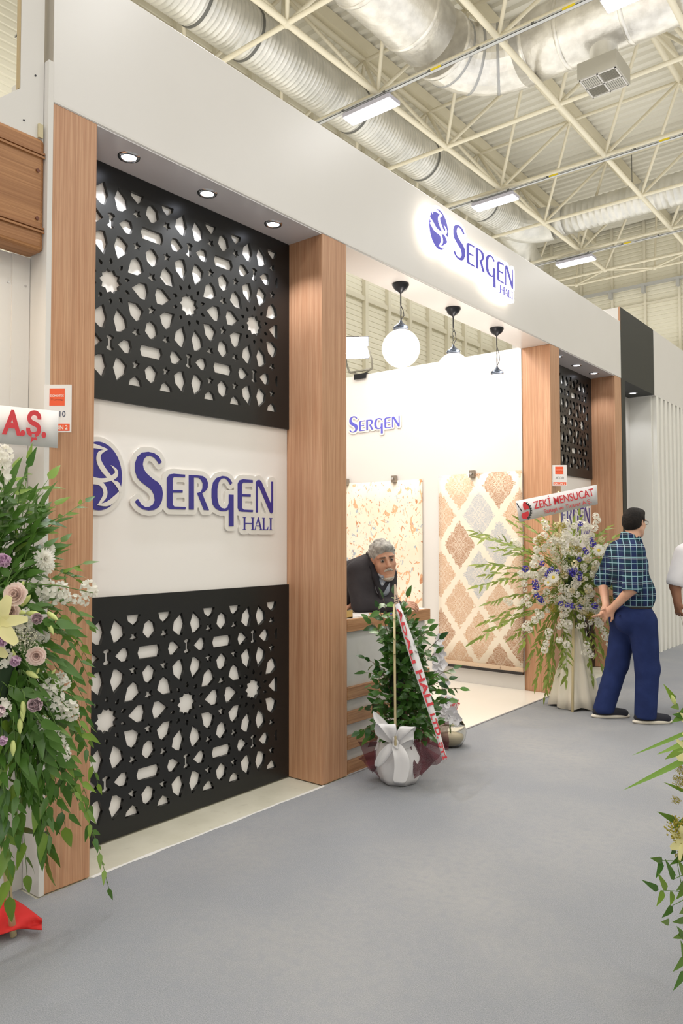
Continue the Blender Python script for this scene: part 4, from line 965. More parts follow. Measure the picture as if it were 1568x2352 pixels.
link('eyeglasses', gl.mesh('eyeglasses'), mat('eyeglass_frame', (60, 44, 36), .3), pm, mtx=Hp @ Matrix.Scale(s2, 4))
for nm, a, off, ang in (('shoe', RA, (.115, -.10), -.02), ('shoe', LA, (-.175, .10), .02)):
    cx, cy = (a[0], a[1]) if nm else off
    hx = cx-.045; up = [cap((hx, cy, .055), (hx+.08, cy, .06), .043, .045, k=.03), cap((hx+.05, cy, .05), (hx+.21, cy-.01, .038), .046, .034, k=.03), ell((hx+.10, cy, .04), (.15, .046, .03), k=.02), ell((hx+.1, cy, -.03), (.4, .2, .05), k=.003, op=-1)]
    so_ = volume('shoe', up, mat('dark_canvas_shoe', (32, 33, 44), .8), pm, .0045)
    volume('sole', [ell((hx+.10, cy-.003, .014), (.165, .052, .030), k=.01), ell((hx+.1, cy, -.05), (.5, .2, .052), k=.003, op=-1), ell((hx+.1, cy, .09), (.5, .2, .062), k=.003, op=-1)], mat('cream_sole', (220, 212, 198), .6), so_, .0045)
    for q in (-.004, .012, .03): volume('eyelet', [ell((hx+.06+q*1.6, cy-.047, .05), (.0035, .003, .0035))], CHROME, so_, .0013)

# --- the man at the right edge of the picture: arm in a thin white short sleeve
G0 = at(1636, 1652, 'z', 0); Mw = pframe((G0.x, G0.y, 0)); mw = .0037
RS, RE, RW = (-.215, -.02, 1.375), (-.305, -.03, 1.11), (-.295, -.05, .975)
LS, LE, LW = (.2, .0, 1.375), (.27, .02, 1.11), (.28, -.03, .92)
Hw = headmat((.03, .0, 1.60), (.6, .8, 0))
body = xf(head_prims(), Hw, .98)+[cap((.01, 0, 1.53), (0, 0, 1.46), .056, .06, k=.03), cap((0, 0, 1.4), (0, 0, .98), .11, .12, k=.05), cap(RS, RE, .05, .046), cap(RE, RW, .046, .032, k=.02), cap(LS, LE, .05, .044), cap(LE, LW, .044, .03, k=.02), cap((-.09, 0, .9), (-.1, 0, .07), .085, .042), cap((.09, 0, .9), (.1, 0, .07), .085, .042)]
body += xf(hand_prims(1.0), handmat(RW, (.02, -.05, -1), (-.9, -.4, 0)), 1.0)+xf(mirror_y(hand_prims(.5)), handmat(LW, (.05, -.1, -1), (.9, -.3, 0)), 1.0)
wm_ = volume('person', body, SKIN3, None, .0055, Mw, 1)
tag(wm_, 'man in a thin white shirt cut off by the picture edge, only his arm showing', 'person')
volume('shirt', [cap((-.13, 0, 1.415), (.13, 0, 1.415), .08, k=.05), cap((.01, 0, 1.5), (0, 0, 1.42), .066, .11, k=.05), ell((0, 0, 1.22), (.19, .14, .25), k=.05), cap((-.06, 0, .99), (.06, 0, .99), .13, k=.05), cap(RS, (-.292, -.03, 1.15), .085, .08, k=.05), cap(LS, (.26, .015, 1.15), .085, .08, k=.05), cap((-.32, -.03, 1.03), (-.32, -.03, 1.0), .1, k=.004, op=-1), cap((.29, 0, 1.03), (.29, 0, 1.0), .1, k=.004, op=-1)], WSHIRT, wm_, .007)
volume('trousers', [cap((-.05, 0, .93), (.05, 0, .93), .13, k=.04), cap((-.09, 0, .88), (-.1, 0, .07), .105, .08, k=.03), cap((.09, 0, .88), (.1, 0, .07), .105, .08, k=.03)], TROUSG, wm_, .009)
volume('hair', xf(hh, Hw, .98), DKHAIR, wm_, .006)
for q in (-.1, .1): volume('shoe', [cap((q, -.02, .045), (q+.08, .1, .035), .045, .038)], BLACKP, wm_, .007)
kc = thing('key_cord', 'thin pale cord hanging from the fist of the man in the white shirt', 'cord', Mw @ Vector((-.285, -.07, .875)))
part('cord', MB().tube([(0, 0, 0), (.012, .006, -.05), (.02, .012, -.10)], .0025, 6), mat('pale_cord', (190, 180, 170), .5), kc)

# ------------------------------------------------------------------ flowers and plants
def leaf_mesh(name, L, W, m, tip=.5, fold=.12, droop=.1, n=5):
    """a leaf along +x, upper face +z, folded along its rib"""
    vs = []; 
    for i in range(n+1):
        t = i/n; wd = W*.5*(math.sin(PI*min(1, t**tip))**.9 if 0 < t < 1 else (.05 if t == 0 else 0)); z = -droop*L*t*t
        for sd in (-1, 0, 1): vs.append((L*t, sd*wd, z+(fold*wd if sd else 0)))
    fs = [(i*3+k, (i+1)*3+k, (i+1)*3+k+1, i*3+k+1) for i in range(n) for k in (0, 1)]
    me = MB().add(vs, fs, True).mesh(name); me.materials.append(m); return me
def leafmat(name, rgb, rgb2, rough=.38):
    m = mat(name, rgb, rough); b = m.node_tree.nodes['Principled BSDF']
    oi = N(m, 'ShaderNodeObjectInfo'); mx = N(m, 'ShaderNodeMix', data_type='RGBA'); mx.inputs[6].default_value = (*lin(rgb), 1); mx.inputs[7].default_value = (*lin(rgb2), 1)
    m.node_tree.links.new(oi.outputs['Random'], mx.inputs[0]); m.node_tree.links.new(mx.outputs[2], b.inputs['Base Color']); b.inputs['Subsurface Weight'].default_value = 0
    return m
LG = leafmat('ruscus_leaf_green', (66, 110, 44), (130, 162, 62)); LG2 = leafmat('willow_leaf_green', (116, 138, 52), (150, 164, 78)); LF = leafmat('ficus_leaf_green', (34, 68, 32), (84, 128, 48), .25); LB = leafmat('blade_green', (96, 146, 52), (150, 186, 92))
STEM = mat('green_stem', (92, 124, 56), .5); STEMB = mat('brown_twig', (104, 84, 58), .7); CANE = mat('bamboo_cane', (222, 204, 160), .5)
PW = mat('white_petal', (248, 246, 238), .6); PCR = mat('cream_petal', (238, 230, 196), .6); PPK = mat('blush_petal', (250, 232, 224), .6); PLI = mat('lilac_petal', (236, 208, 230), .6); PYE = mat('pale_yellow_petal', (238, 232, 172), .5); PBL = mat('violet_blue_petal', (72, 62, 170), .6)
BUDG = mat('green_bud', (196, 206, 130), .5); GOLD = mat('goldenrod_spray', (176, 164, 62), .8); GYPS = mat('gypsophila_bead', (226, 224, 204), .7); DISC = mat('yellow_flower_centre', (214, 190, 70), .8)
for _m, _k in ((LG, .3), (LG2, .35), (LF, .2), (LB, .4), (PW, .5), (PCR, .5), (PPK, .35), (PLI, .35), (PYE, .35), (PBL, .2), (GYPS, .3), (GOLD, .3)):
    n_, l_, b_ = nodes(_m); tr_ = N(_m, 'ShaderNodeBsdfTranslucent'); mxs = N(_m, 'ShaderNodeMixShader'); mxs.inputs[0].default_value = _k
    if b_.inputs['Base Color'].is_linked: l_.new(b_.inputs['Base Color'].links[0].from_socket, tr_.inputs[0])
    else: tr_.inputs[0].default_value = b_.inputs['Base Color'].default_value[:]
    l_.new(b_.outputs[0], mxs.inputs[1]); l_.new(tr_.outputs[0], mxs.inputs[2]); l_.new(mxs.outputs[0], n_['Material Output'].inputs[0])
def petal(mb, M, L, W, cup=.3, n=3, curl=0):
    vs = []
    for i in range(n+1):
        t = i/n; wd = W*.5*(.35+.65*math.sin(PI*min(1, .15+t*.8))) if i < n else W*.22
        for sd in (-1, 0, 1): vs.append(M @ Vector((L*t, sd*wd, cup*L*t*t+(.25*wd if sd else 0)-curl*L*t**3)))
    mb.add(vs, [(i*3+k, (i+1)*3+k, (i+1)*3+k+1, i*3+k+1) for i in range(n) for k in (0, 1)], True)
def rings_flower(name, m, rings):
    """rings of (count, petal length, width, tilt up, height, cup)"""
    mb = MB()
    for q, (c, L, W, tilt, z, cup) in enumerate(rings):
        for k in range(c):
            M = Matrix.Translation((0, 0, z)) @ Matrix.Rotation(2*PI*(k+.5*q)/c+rnd.uniform(-.08, .08), 4, 'Z') @ Matrix.Rotation(-tilt+rnd.uniform(-.08, .08), 4, 'Y')
            petal(mb, M, L, W, cup)
    me = mb.mesh(name); me.materials.append(m); return me
def cluster_mesh(name, m, R, r, n, seed, flat=1):
    """a head of many small five petalled florets"""
    q = random.Random(seed); mb = MB()
    for k in range(n):
        z = 1-2*(k+.5)/n; a = 2.4*k; s_ = math.sqrt(1-z*z); d = Vector((s_*math.cos(a), s_*math.sin(a), z)); p = Vector((d.x*R*flat, d.y*R*flat, d.z*R))*q.uniform(.85, 1.1)
        F = d.to_track_quat('Z', 'Y').to_matrix().to_4x4()
        for j in range(5): petal(mb, Matrix.Translation(p) @ F @ Matrix.Rotation(2*PI*j/5+q.random(), 4, 'Z') @ Matrix.Rotation(-.35, 4, 'Y'), r, r*.85, .25, 2)
    me = mb.mesh(name); me.materials.append(m); return me
def beads_mesh(name, m, n, R, seed, r=.0035, stemmy=True):
    """a loose spray: beads on hair thin stalks"""
    q = random.Random(seed); mb = MB()
    for k in range(n):
        d = Vector((q.gauss(0, 1), q.gauss(0, 1), q.gauss(.35, .8))).normalized()*R*q.uniform(.4, 1)
        mb.add([d+Vector(v)*r*q.uniform(.7, 1.3) for v in ((1,0,0),(-1,0,0),(0,1,0),(0,-1,0),(0,0,1),(0,0,-1))], [(0,2,4),(2,1,4),(1,3,4),(3,0,4),(2,0,5),(1,2,5),(3,1,5),(0,3,5)], True)
        if stemmy and k % 2 == 0: mb.add([(0, 0, -R*.5), d+Vector((.0008, 0, 0)), d-Vector((.0008, 0, 0))], [(0, 1, 2)])
    me = mb.mesh(name); me.materials.append(m); return me
L_RUS = leaf_mesh('leaf', .078, .026, LG, n=6); L_RUSB = leaf_mesh('leaf', .105, .038, LG, droop=.2, n=8); L_WIL = leaf_mesh('leaf', .085, .021, LG2); L_FIC = leaf_mesh('leaf', .072, .036, LF, tip=.72, droop=.2); L_BLD = leaf_mesh('leaf', .4, .035, LB, tip=.8, droop=.05, n=8)
M_STK = [cluster_mesh('stock_flower', PW, .020, .016, 11, i) for i in (1, 2)]; M_SPK = cluster_mesh('white_floret_cluster', PW, .028, .022, 13, 3); M_BLU = cluster_mesh('statice', PBL, .016, .011, 12, 4); M_CREAM = cluster_mesh('cream_stock', PCR, .022, .017, 11, 7)
M_CARN = rings_flower('carnation', PPK, [(12, .034, .026, .1, 0, .4), (12, .031, .024, .4, .004, .4), (11, .028, .022, .7, .008, .35), (10, .024, .02, 1.0, .012, .3), (8, .02, .018, 1.25, .014, .2), (6, .015, .016, 1.5, .012, .5), (5, .011, .014, 1.2, .014, .9), (4, .008, .012, .8, .018, .9)])
M_ROSE = rings_flower('lisianthus', PLI, [(6, .034, .040, .55, 0, .75), (6, .032, .036, .85, .003, .6), (5, .028, .03, 1.1, .006, .45), (4, .024, .024, 1.35, .008, .3), (4, .016, .02, 1.1, .014, .8)]); M_ROSEP = M_ROSE.copy(); M_ROSEP.materials.clear(); M_ROSEP.materials.append(mat('pale_pink_petal', (232, 212, 216), .6))
M_CHRY = rings_flower('chrysanthemum', PW, [(22, .034, .008, .05, 0, .1), (20, .032, .008, .35, .003, .1), (16, .026, .008, .75, .006, .1), (10, .018, .007, 1.1, .009, .1)])
M_GERB = rings_flower('gerbera', PW, [(22, .046, .011, .1, 0, .05), (18, .04, .011, .3, .003, .05)]); M_GC = MB().ball((0, 0, .006), .013, 14, 8, (1, 1, .5)).mesh('flower_centre'); M_GC.materials.append(DISC)
M_LILY = rings_flower('lily', PYE, [(3, .085, .044, .55, 0, -.25), (3, .085, .034, .5, .002, -.25)]); M_BUD = MB().lathe([(.001, 0), (.006, .004), (.0095, .018), (.009, .032), (.005, .046), (.0005, .054)], n=10).mesh('bud'); M_BUD.materials.append(BUDG)
M_GYP = beads_mesh('gypsophila', GYPS, 90, .055, 3); M_GOLD = beads_mesh('goldenrod', GOLD, 170, .05, 5, .004)
class Plant:
    """leaves beyond the first 290 are joined into one part"""
    def __init__(s, root, leaf, most=288, lm=None):
        s.root = root; s.o = root.location.copy(); s.leaf = leaf; s.n = 0; s.most = most; s.rest = MB(); s.lm = lm; s.q = random.Random(hash(root['label']) % 1 + 11)
    def place(s, me, M, sub=None):
        o = link(me.name.split('.')[0], me, None, s.root, mtx=Matrix.Translation(-s.o) @ M); return o
    def addleaf(s, p, d, up, sc=1.0, me=None):
        me = me or s.leaf; d = Vector(d).normalized(); up = Vector(up); y = up.cross(d)
        if y.length < 1e-3: y = d.orthogonal()
        y.normalize(); z = d.cross(y)
        M = Matrix(((d.x*sc, y.x*sc, z.x*sc, p[0]), (d.y*sc, y.y*sc, z.y*sc, p[1]), (d.z*sc, y.z*sc, z.z*sc, p[2]), (0, 0, 0, 1)))
        s.n += 1
        if s.n <= s.most: s.place(me, M)
        else:
            T = Matrix.Translation(-s.o) @ M
            s.rest.add([T @ v.co for v in me.vertices], [tuple(f.vertices) for f in me.polygons], True)
    def stem(s, pts, r=.0022, m=None):
        return link('stem', MB().tube([Vector(p)-s.o for p in pts], [r*(1-.5*i/(len(pts)-1)) for i in range(len(pts))], 5).mesh('stem'), m or STEM, s.root)
    def spray(s, a, b, sag=.0, gap=.035, sc=1.0, start=.25, me=None, m=None, r=.0022, drop=.3, avoid=None):
        a, b = Vector(a), Vector(b); L = (b-a).length; k = 9
        P = [a.lerp(b, i/k)+Vector((0, 0, sag*L*4*(i/k)*(1-i/k))) for i in range(k+1)]
        s.stem(P, r, m); n = max(2, int(L*(1-start)/gap))
        for i in range(n+1):
            t = start+(1-start)*i/n; f = t*k; j = min(int(f), k-1); p = P[j].lerp(P[j+1], f-j); tan = (P[j+1]-P[j]).normalized()
            side = tan.cross(Vector((0, 0, 1)) if abs(tan.z) < .9 else RH).normalized(); bi = side.cross(tan)
            an = (0 if i % 2 else PI)+s.q.uniform(-.9, .9); out = side*math.cos(an)+bi*math.sin(an)*.7
            d = (tan*.75+out*.75+Vector((0, 0, -drop*s.q.random()))).normalized() if i < n else tan
            up = -_f*.8+Vector((s.q.uniform(-.5, .5), s.q.uniform(-.5, .5), .7))
            s.addleaf(p, d, up, sc*s.q.uniform(.75, 1.15), me)
    def face(s, me, p, to, sc=1.0, sub=None):
        """a flower head at p looking along to"""
        M = Matrix.Translation(p) @ Vector(to).to_track_quat('Z', 'Y').to_matrix().to_4x4() @ Matrix.Rotation(s.q.uniform(0, 6.3), 4, 'Z') @ Matrix.Scale(sc, 4)
        o = s.place(me, M)
        if sub: link(sub.name.split('.')[0], sub, None, o)
        return o
    def done(s):
        if s.rest.v: o = s.rest.build('foliage', s.lm or s.leaf.materials[0], s.root); o['kind'] = 'stuff'
TOCAM = -_f
# --- big arrangement at the left edge of the picture
B0 = sp(-40, 2250, 2.62); B0.z = 0
fa = thing('flower_arrangement', 'large spilling arrangement of white, pink and yellow flowers beside the first wooden pillar', 'flower stand', B0)
PA = Plant(fa, L_RUS, 290, LG); D0 = 2.75
leftspr = [ # start x, y, depth, end x, y, depth, sag, size, big leaves
 (40,1290,2.8,66,1058,2.95,.02,1,0),(30,1240,2.8,112,1100,2.95,.05,1,1),(60,1230,2.8,128,1160,2.95,.03,1,1),(70,1250,2.8,196,1152,3.05,.03,.8,0),(70,1330,2.8,140,1245,2.95,.05,1,0),(90,1350,2.8,200,1292,3.08,.04,.8,0),(80,1300,2.85,175,1330,3.05,.05,1,0),
 (110,1370,2.85,205,1435,3.1,.05,.85,0),(110,1400,2.85,200,1512,3.1,.06,.85,0),(120,1390,2.85,190,1480,3.05,.02,.9,0),(120,1440,2.8,205,1560,3.08,.08,.8,0),(90,1480,2.75,200,1620,3.05,.08,.8,0),(80,1520,2.75,225,1800,3.02,.12,.95,0),(90,1560,2.75,205,1700,3.05,.1,.9,0),
 (60,1560,2.7,170,1800,2.98,.12,1,1),(60,1600,2.7,150,1900,2.95,.1,1,1),(40,1600,2.68,110,1985,2.85,.08,1.05,1),(20,1600,2.65,62,2010,2.78,.06,1.05,1),(0,1600,2.65,22,2060,2.7,.05,1.1,1),(100,1640,2.75,205,1850,3.02,.1,.9,0),(120,1700,2.8,215,1930,3.05,.1,.85,0),(150,1790,2.85,250,2040,3.02,.12,.75,0),
 (130,1560,2.85,205,1660,3.06,.05,.8,0),(30,1480,2.7,110,1700,2.8,.08,1,1),(-20,1500,2.62,60,1760,2.7,.08,1.1,1),(10,1420,2.65,120,1560,2.78,.05,1,0),(-20,1240,2.7,40,1120,2.8,.03,1,0),(-20,1180,2.75,30,1075,2.85,.02,.9,0),(0,1300,2.7,100,1210,2.82,.04,1,0),(20,1350,2.7,120,1280,2.82,.03,1,0)]
for ax_, ay, ad, bx2, by, bdp, sag, sc, big in leftspr:
    PA.spray(sp(ax_, ay, ad), sp(bx2, by, bdp), sag, .03 if not big else .05, sc, .15, L_RUSB if big else L_RUS)
q = random.Random(21)
lim = [(1060, 40), (1150, 100), (1300, 125), (1400, 165), (1500, 175), (1620, 175), (1750, 185), (1820, 190), (1900, 140), (2020, 90)]
for i in range(125):
    y = q.uniform(1090, 1980); k = next(j for j in range(len(lim)-1) if lim[j+1][0] >= y); w0, w1 = lim[k], lim[k+1]; xm = w0[1]+(w1[1]-w0[1])*(y-w0[0])/(w1[0]-w0[0])
    x = q.uniform(-60, xm); sx_ = q.uniform(-60, min(x, 90)); sy_ = 1420+(y-1420)*q.uniform(.3, .6)
    PA.spray(sp(sx_, sy_, q.uniform(2.6, 2.8)), sp(x, y, 2.64+.30*max(0, x)/200+q.uniform(-.06, .1)), .06, .03, .95, .1, L_RUSB if q.random() < .35 else L_RUS)
def flw(P, me, px, py, d, look=(0, 0, 0), sc=1.0, sub=None): return P.face(me, sp(px, py, d), TOCAM+Vector(look), sc, sub)
for px, py, sc in ((105,1352,1.2),(118,1372,1.1),(140,1352,1),(146,1372,.9),(172,1376,.7),(192,1380,.7),(203,1352,1.1),(214,1360,.7),(48,1432,1.2),(62,1452,1.2),(80,1448,1.2),(100,1440,1),(92,1458,1.1),(60,1418,1),(118,1575,1),(108,1592,1.1),(96,1588,1),(140,1558,.8),(148,1570,.8),(128,1602,1),(122,1615,1),(160,1626,1.1),(166,1640,.9),(140,1634,1),(120,1680,.9),(112,1695,.9),(132,1702,1),(140,1722,1),(126,1722,.9),(148,1735,.8),(4,1510,1.2),(2,1625,1.1),(96,1660,.9),(-12,1060,1.6),(-4,1090,1.5),(4,1046,1.2),(92,1668,.9)):
    flw(PA, M_STK[int(px+py) % 2], px, py, 2.62+.3*max(0, px)/210-(.0 if px > 60 else .05), (.2, 0, .2), sc)
for a, b in (((60, 1340), (214, 1362)), ((40, 1480), (160, 1735)), ((30, 1500), (168, 1640)), ((10, 1460), (140, 1560)), ((0, 1330), (96, 1270)), ((0, 1345), (98, 1285)), ((0, 1360), (92, 1300))): PA.stem([sp(*a, 2.66), sp((a[0]+b[0])/2, (a[1]+b[1])/2-6, 2.74), sp(*b, 2.84)], .003)
flw(PA, M_CHRY, 100, 1284, 2.72, (1.0, .7, .1), 1.2); flw(PA, M_CHRY, 108, 1262, 2.8, (1.0, .7, .2), .9); flw(PA, M_CHRY, 104, 1300, 2.74, (1.1, .7, .0), 1.0)
flw(PA, M_LILY, -4, 1428, 2.5, (.25, .1, .1), 1.15); flw(PA, M_LILY, -30, 1470, 2.52, (.3, .1, -.2), 1.0)
flw(PA, M_CARN, 40, 1366, 2.56, (.1, 0, .2), 1.25); flw(PA, M_CARN, 84, 1505, 2.62, (.3, .2, 0), 1.05); flw(PA, M_CARN, 28, 1402, 2.6, (.1, 0, 0), 1)
flw(PA, M_ROSE, 14, 1292, 2.6, (.2, 0, .4), 1.2); flw(PA, M_ROSE, 8, 1468, 2.52, (.2, 0, 0), 1.1); flw(PA, M_ROSEP, 86, 1424, 2.62, (.3, .2, .4), 1); flw(PA, M_ROSEP, 84, 1620, 2.66, (.1, .2, .3), 1.25); flw(PA, M_ROSE, 10, 1696, 2.55, (.3, 0, -.2), .75); flw(PA, M_ROSE, 40, 1512, 2.6, (.1, 0, -.3), .9); flw(PA, M_ROSEP, 4, 1630, 2.55, (0, 0, 0), 1)
for px, py, dx, dz, sc in ((48,1392,.5,.5,1.1),(40,1362,.4,.6,1),(60,1408,.9,-.05,1.1),(30,1405,.8,-.05,1),(108,1406,.8,-.5,1),(110,1430,.5,-.9,.9),(60,1542,.9,-.4,1),(36,1518,-.2,1,.8),(52,1610,.2,-1,1),(50,1625,.2,-1,.9),(30,1700,.1,-1,1),(46,1650,.1,-1,1),(84,1548,.3,.6,.5),(118,1548,.5,.5,.5)):
    p = sp(px, py, 2.58+.1*px/100); PA.face(M_BUD, p, RH*dx+Vector((0, 0, dz))+TOCAM*.2, sc)
gy = PA.face(M_GYP, sp(60, 1478, 2.62), (0, 0, 1), 1.1); gy['kind'] = 'stuff'; gy = PA.face(M_GYP, sp(40, 1460, 2.6), (0, 0, 1), .9); gy['kind'] = 'stuff'
core = Vector((0, 0, 1.05))+B0
for i in range(75):
    d = Vector((q.gauss(0, 1), q.gauss(0, 1), q.gauss(0, .9))).normalized()
    if d.dot(RH) > .15 or core.x+d.x*.6 < .0: continue
    PA.spray(core+d*.06, core+d*q.uniform(.25, .5)+Vector((0, 0, -.1 if d.z < .2 else .05)), .08, .04, 1.0, .1, L_RUSB if i % 3 == 0 else L_RUS)
for i in range(26):
    d = Vector((q.gauss(0, 1), q.gauss(0, 1), q.gauss(.2, .6))).normalized()
    if d.dot(RH) < -.05 and core.x+d.x*.4 > .0: PA.face((M_STK[0], M_CARN, M_ROSE, M_STK[1])[i % 4], core+d*.3, d, 1.0)
PA.done()
part('cane', MB().tube([(0, 0, .02), (-.02, 0, 1.2)], .012, 8), CANE, fa)
for a in (2.2, 3.6, 5.3): part('tripod_leg', MB().tube([(0, 0, .95), (.22*math.cos(a), .22*math.sin(a), .01)], .013, 8), CANE, fa)
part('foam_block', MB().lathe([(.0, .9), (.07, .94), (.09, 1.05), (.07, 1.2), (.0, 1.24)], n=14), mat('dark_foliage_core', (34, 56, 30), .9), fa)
# red cloth at its foot
rc = thing('red_cloth', 'red cloth lying on the grey carpet at the foot of the left flower arrangement', 'cloth', at(-20, 2160, 'z', 0))
vs = []; nn = 14
for i in range(nn+1):
    for j in range(9):
        u, v = i/nn, j/8
        px = -60+156*u; py = 2012+95*u+(140-116*u)*v+4*math.sin(u*7); p = at(px, py, 'z', .012+.10*(1-v)*(1-u)+.03*abs(math.sin(u*5+v*2.3))+.012*u)
        vs.append(p-rc.location)
mb = MB().add(vs, [(i*9+j, i*9+j+1, (i+1)*9+j+1, (i+1)*9+j) for i in range(nn) for j in range(8)], True)
o = part('drape', mb, mat('red_fabric', (204, 36, 34), .75), rc); so = o.modifiers.new('thickness', 'SOLIDIFY'); so.thickness = .004
# banner of the left arrangement
def banner(name, label, quad, m=PAPER):
    t = thing(name, label, 'banner'); me = MB(); k = 10; TL, TR, BR, BL = map(Vector, quad); vs = []
    nrm = (TR-TL).cross(TL-BL).normalized()
    for i in range(k+1):
        u = i/k; w_ = nrm*.006*math.sin(u*5)
        vs += [TL.lerp(TR, u)+w_, BL.lerp(BR, u)+w_]
    me.add(vs, [(2*i, 2*i+1, 2*i+3, 2*i+2) for i in range(k)], True); c = (TL+BR)/2; t.location = c; me.v = [Vector(v)-c for v in me.v]
    o = part('sheet', me, m, t); so = o.modifiers.new('thickness', 'SOLIDIFY'); so.thickness = .0015; so.offset = 0
    return t, c
q4 = [sp(-230, 908, 2.9), sp(135, 944, 3.12), sp(132, 1029, 3.12), sp(-230, 1000, 2.9)]
bt, bc = banner('banner', 'white banner with red letters A.Ş. above the left flowers', q4)
Mb = frame(q4[3].lerp(q4[2], .84)-bc-_f*.012, q4[2]-q4[3], q4[1]-q4[2])
# the dotted capitals of the banner
Hb = (q4[1]-q4[2]).length; link('lettering', lettering('A.Ş.', Mb @ Matrix.Translation((-.034, Hb*.27, 0)), Hb*.64, Hb*1.08, .035, .001), RED, bt)
part('cane', MB().tube([sp(-60, 900, 3.03)-bc, sp(-50, 1500, 2.9)-bc], .008, 8), CANE, bt)

# --- white and blue arrangement on its stand before the third pillar
fb = thing('flower_arrangement.001', 'round arrangement of white and blue flowers on a white draped stand', 'flower stand', (.36, 6.62, 0))
PB = Plant(fb, L_WIL, 290, LG2); DB = 6.72
rs = [((1250,1290),(1092,1222)),((1240,1280),(1105,1235)),((1250,1270),(1180,1205)),((1250,1320),(1098,1298)),((1240,1320),(1118,1320)),((1240,1330),(1100,1345)),((1250,1360),(1120,1385)),((1250,1380),(1110,1430)),((1240,1400),(1092,1470)),((1260,1400),(1150,1420)),((1250,1300),(1140,1260)),((1260,1250),(1195,1195)),
      ((1280,1250),(1230,1190)),((1300,1250),(1255,1195)),((1330,1240),(1330,1185)),((1350,1250),(1390,1215)),((1360,1280),(1412,1235)),((1370,1300),(1405,1270)),((1370,1340),(1400,1330)),((1370,1400),(1412,1440)),((1370,1430),(1420,1500)),((1360,1440),(1405,1550)),((1350,1440),(1380,1530)),((1340,1440),(1360,1560)),((1320,1440),(1345,1580)),((1300,1440),(1300,1560)),((1290,1440),(1290,1625)),((1280,1430),(1262,1585)),((1270,1430),(1255,1570)),((1260,1420),(1235,1530)),((1250,1400),(1200,1480)),((1250,1420),(1180,1460)),((1260,1430),(1215,1520)),((1265,1440),(1232,1565)),((1275,1440),(1250,1600))]
for i, (a, b) in enumerate(rs): PB.spray(sp(*a, 6.75), sp(*b, 6.72+.2*((i*37) % 5-2)/2), .04, .032, 1.25, .12)
for i in range(150):
    a = q.uniform(0, 6.28); r_ = q.uniform(25, 122); x, y = 1312+r_*.9*math.cos(a), 1345+r_*1.25*math.sin(a)
    PB.spray(sp(1312+(x-1312)*.35, 1345+(y-1345)*.35, 6.72), sp(x, y, 6.54+.0022*r_), .05, .035, 1, .1)
wf = [(1250,1200),(1254,1212),(1300,1200),(1298,1215),(1300,1228),(1296,1240),(1292,1252),(1296,1262),(1318,1208),(1330,1202),(1345,1208),(1368,1185),(1366,1200),(1372,1195),(1364,1212),(1360,1228),(1238,1236),(1230,1242),(1268,1236),(1276,1240),(1262,1246),(1228,1280),(1226,1296),(1318,1240),(1330,1236),(1322,1250),(1196,1318),(1206,1322),(1216,1318),(1228,1322),(1240,1324),(1250,1312),(1204,1340),(1206,1356),(1210,1372),(1214,1388),(1200,1380),(1252,1330),(1340,1300),(1342,1310),(1350,1280),(1368,1296),(1376,1304),(1396,1290),(1290,1352),(1302,1348),(1306,1360),(1320,1342),(1318,1352),(1350,1350),(1356,1362),(1348,1372),(1382,1344),(1386,1360),(1232,1402),(1240,1412),(1228,1424),(1212,1430),(1206,1440),(1216,1446),(1308,1380),(1304,1396),(1300,1410),(1330,1400),(1290,1430),(1304,1434),(1362,1402),(1368,1420),(1376,1432),(1384,1446),(1392,1462),(1260,1452),(1258,1464),(1254,1478),(1250,1492),(1346,1480),(1350,1494),(1356,1504),(1340,1500),(1400,1480),(1408,1496),(1410,1506),(1284,1470),(1300,1480),(1190,1250),(1182,1244),(1170,1384),(1160,1378),(1232,1262),(1248,1230),(1380,1260),(1390,1275)]
for i, (px, py) in enumerate(wf): flw(PB, M_SPK if i % 3 else M_STK[0], px, py, 6.52+.0006*abs(px-1312), (q.uniform(-.3, .3), 0, q.uniform(-.2, .4)), q.uniform(.65, .95))
for i in range(120):
    a = q.uniform(0, 6.28); r_ = 108*math.sqrt(q.random()); flw(PB, M_STK[i % 2] if i % 4 else M_CREAM, 1314+r_*.85*math.cos(a), 1320+r_*1.2*math.sin(a), 6.46+.0012*r_, (q.uniform(-.3, .3), 0, q.uniform(-.2, .4)), q.uniform(.6, 1.0))
for px, py in ((1270, 1326), (1374, 1264), (1258, 1338)): flw(PB, M_GERB, px, py, 6.42, (q.uniform(-.2, .2), 0, .1), 1.15 if px != 1258 else .8, M_GC)
for px, py in ((1262,1312),(1256,1320),(1266,1306),(1278,1314),(1308,1312),(1314,1318),(1318,1310),(1332,1318),(1330,1328),(1228,1338),(1230,1348),(1232,1368),(1240,1376),(1244,1380),(1288,1386),(1302,1390),(1314,1392),(1332,1394),(1346,1268),(1342,1262),(1358,1240),(1362,1250),(1332,1204),(1206,1306),(1330,1284),(1394,1320),(1366,1392),(1244,1294)): flw(PB, M_BLU, px, py, 6.46, (0, 0, .3), q.uniform(.8, 1.3))
for px, py in ((1262,1260),(1275,1282),(1292,1300),(1250,1372),(1272,1376),(1342,1380),(1370,1320),(1330,1270)): flw(PB, M_GYP, px, py, 6.5, (0, 0, .6), 1.25)['kind'] = 'stuff'
for px, py in ((1240,1240),(1326,1262),(1298,1318),(1388,1310),(1398,1376),(1268,1398),(1356,1416),(1290,1210),(1386,1390)): flw(PB, M_GOLD, px, py, 6.5, (0, 0, .6), .9)['kind'] = 'stuff'
PB.done()
part('foam_block', MB().lathe([(.0, .95), (.08, 1.0), (.11, 1.15), (.08, 1.32), (.0, 1.36)], n=16), bpy.data.materials['dark_foliage_core'], fb)
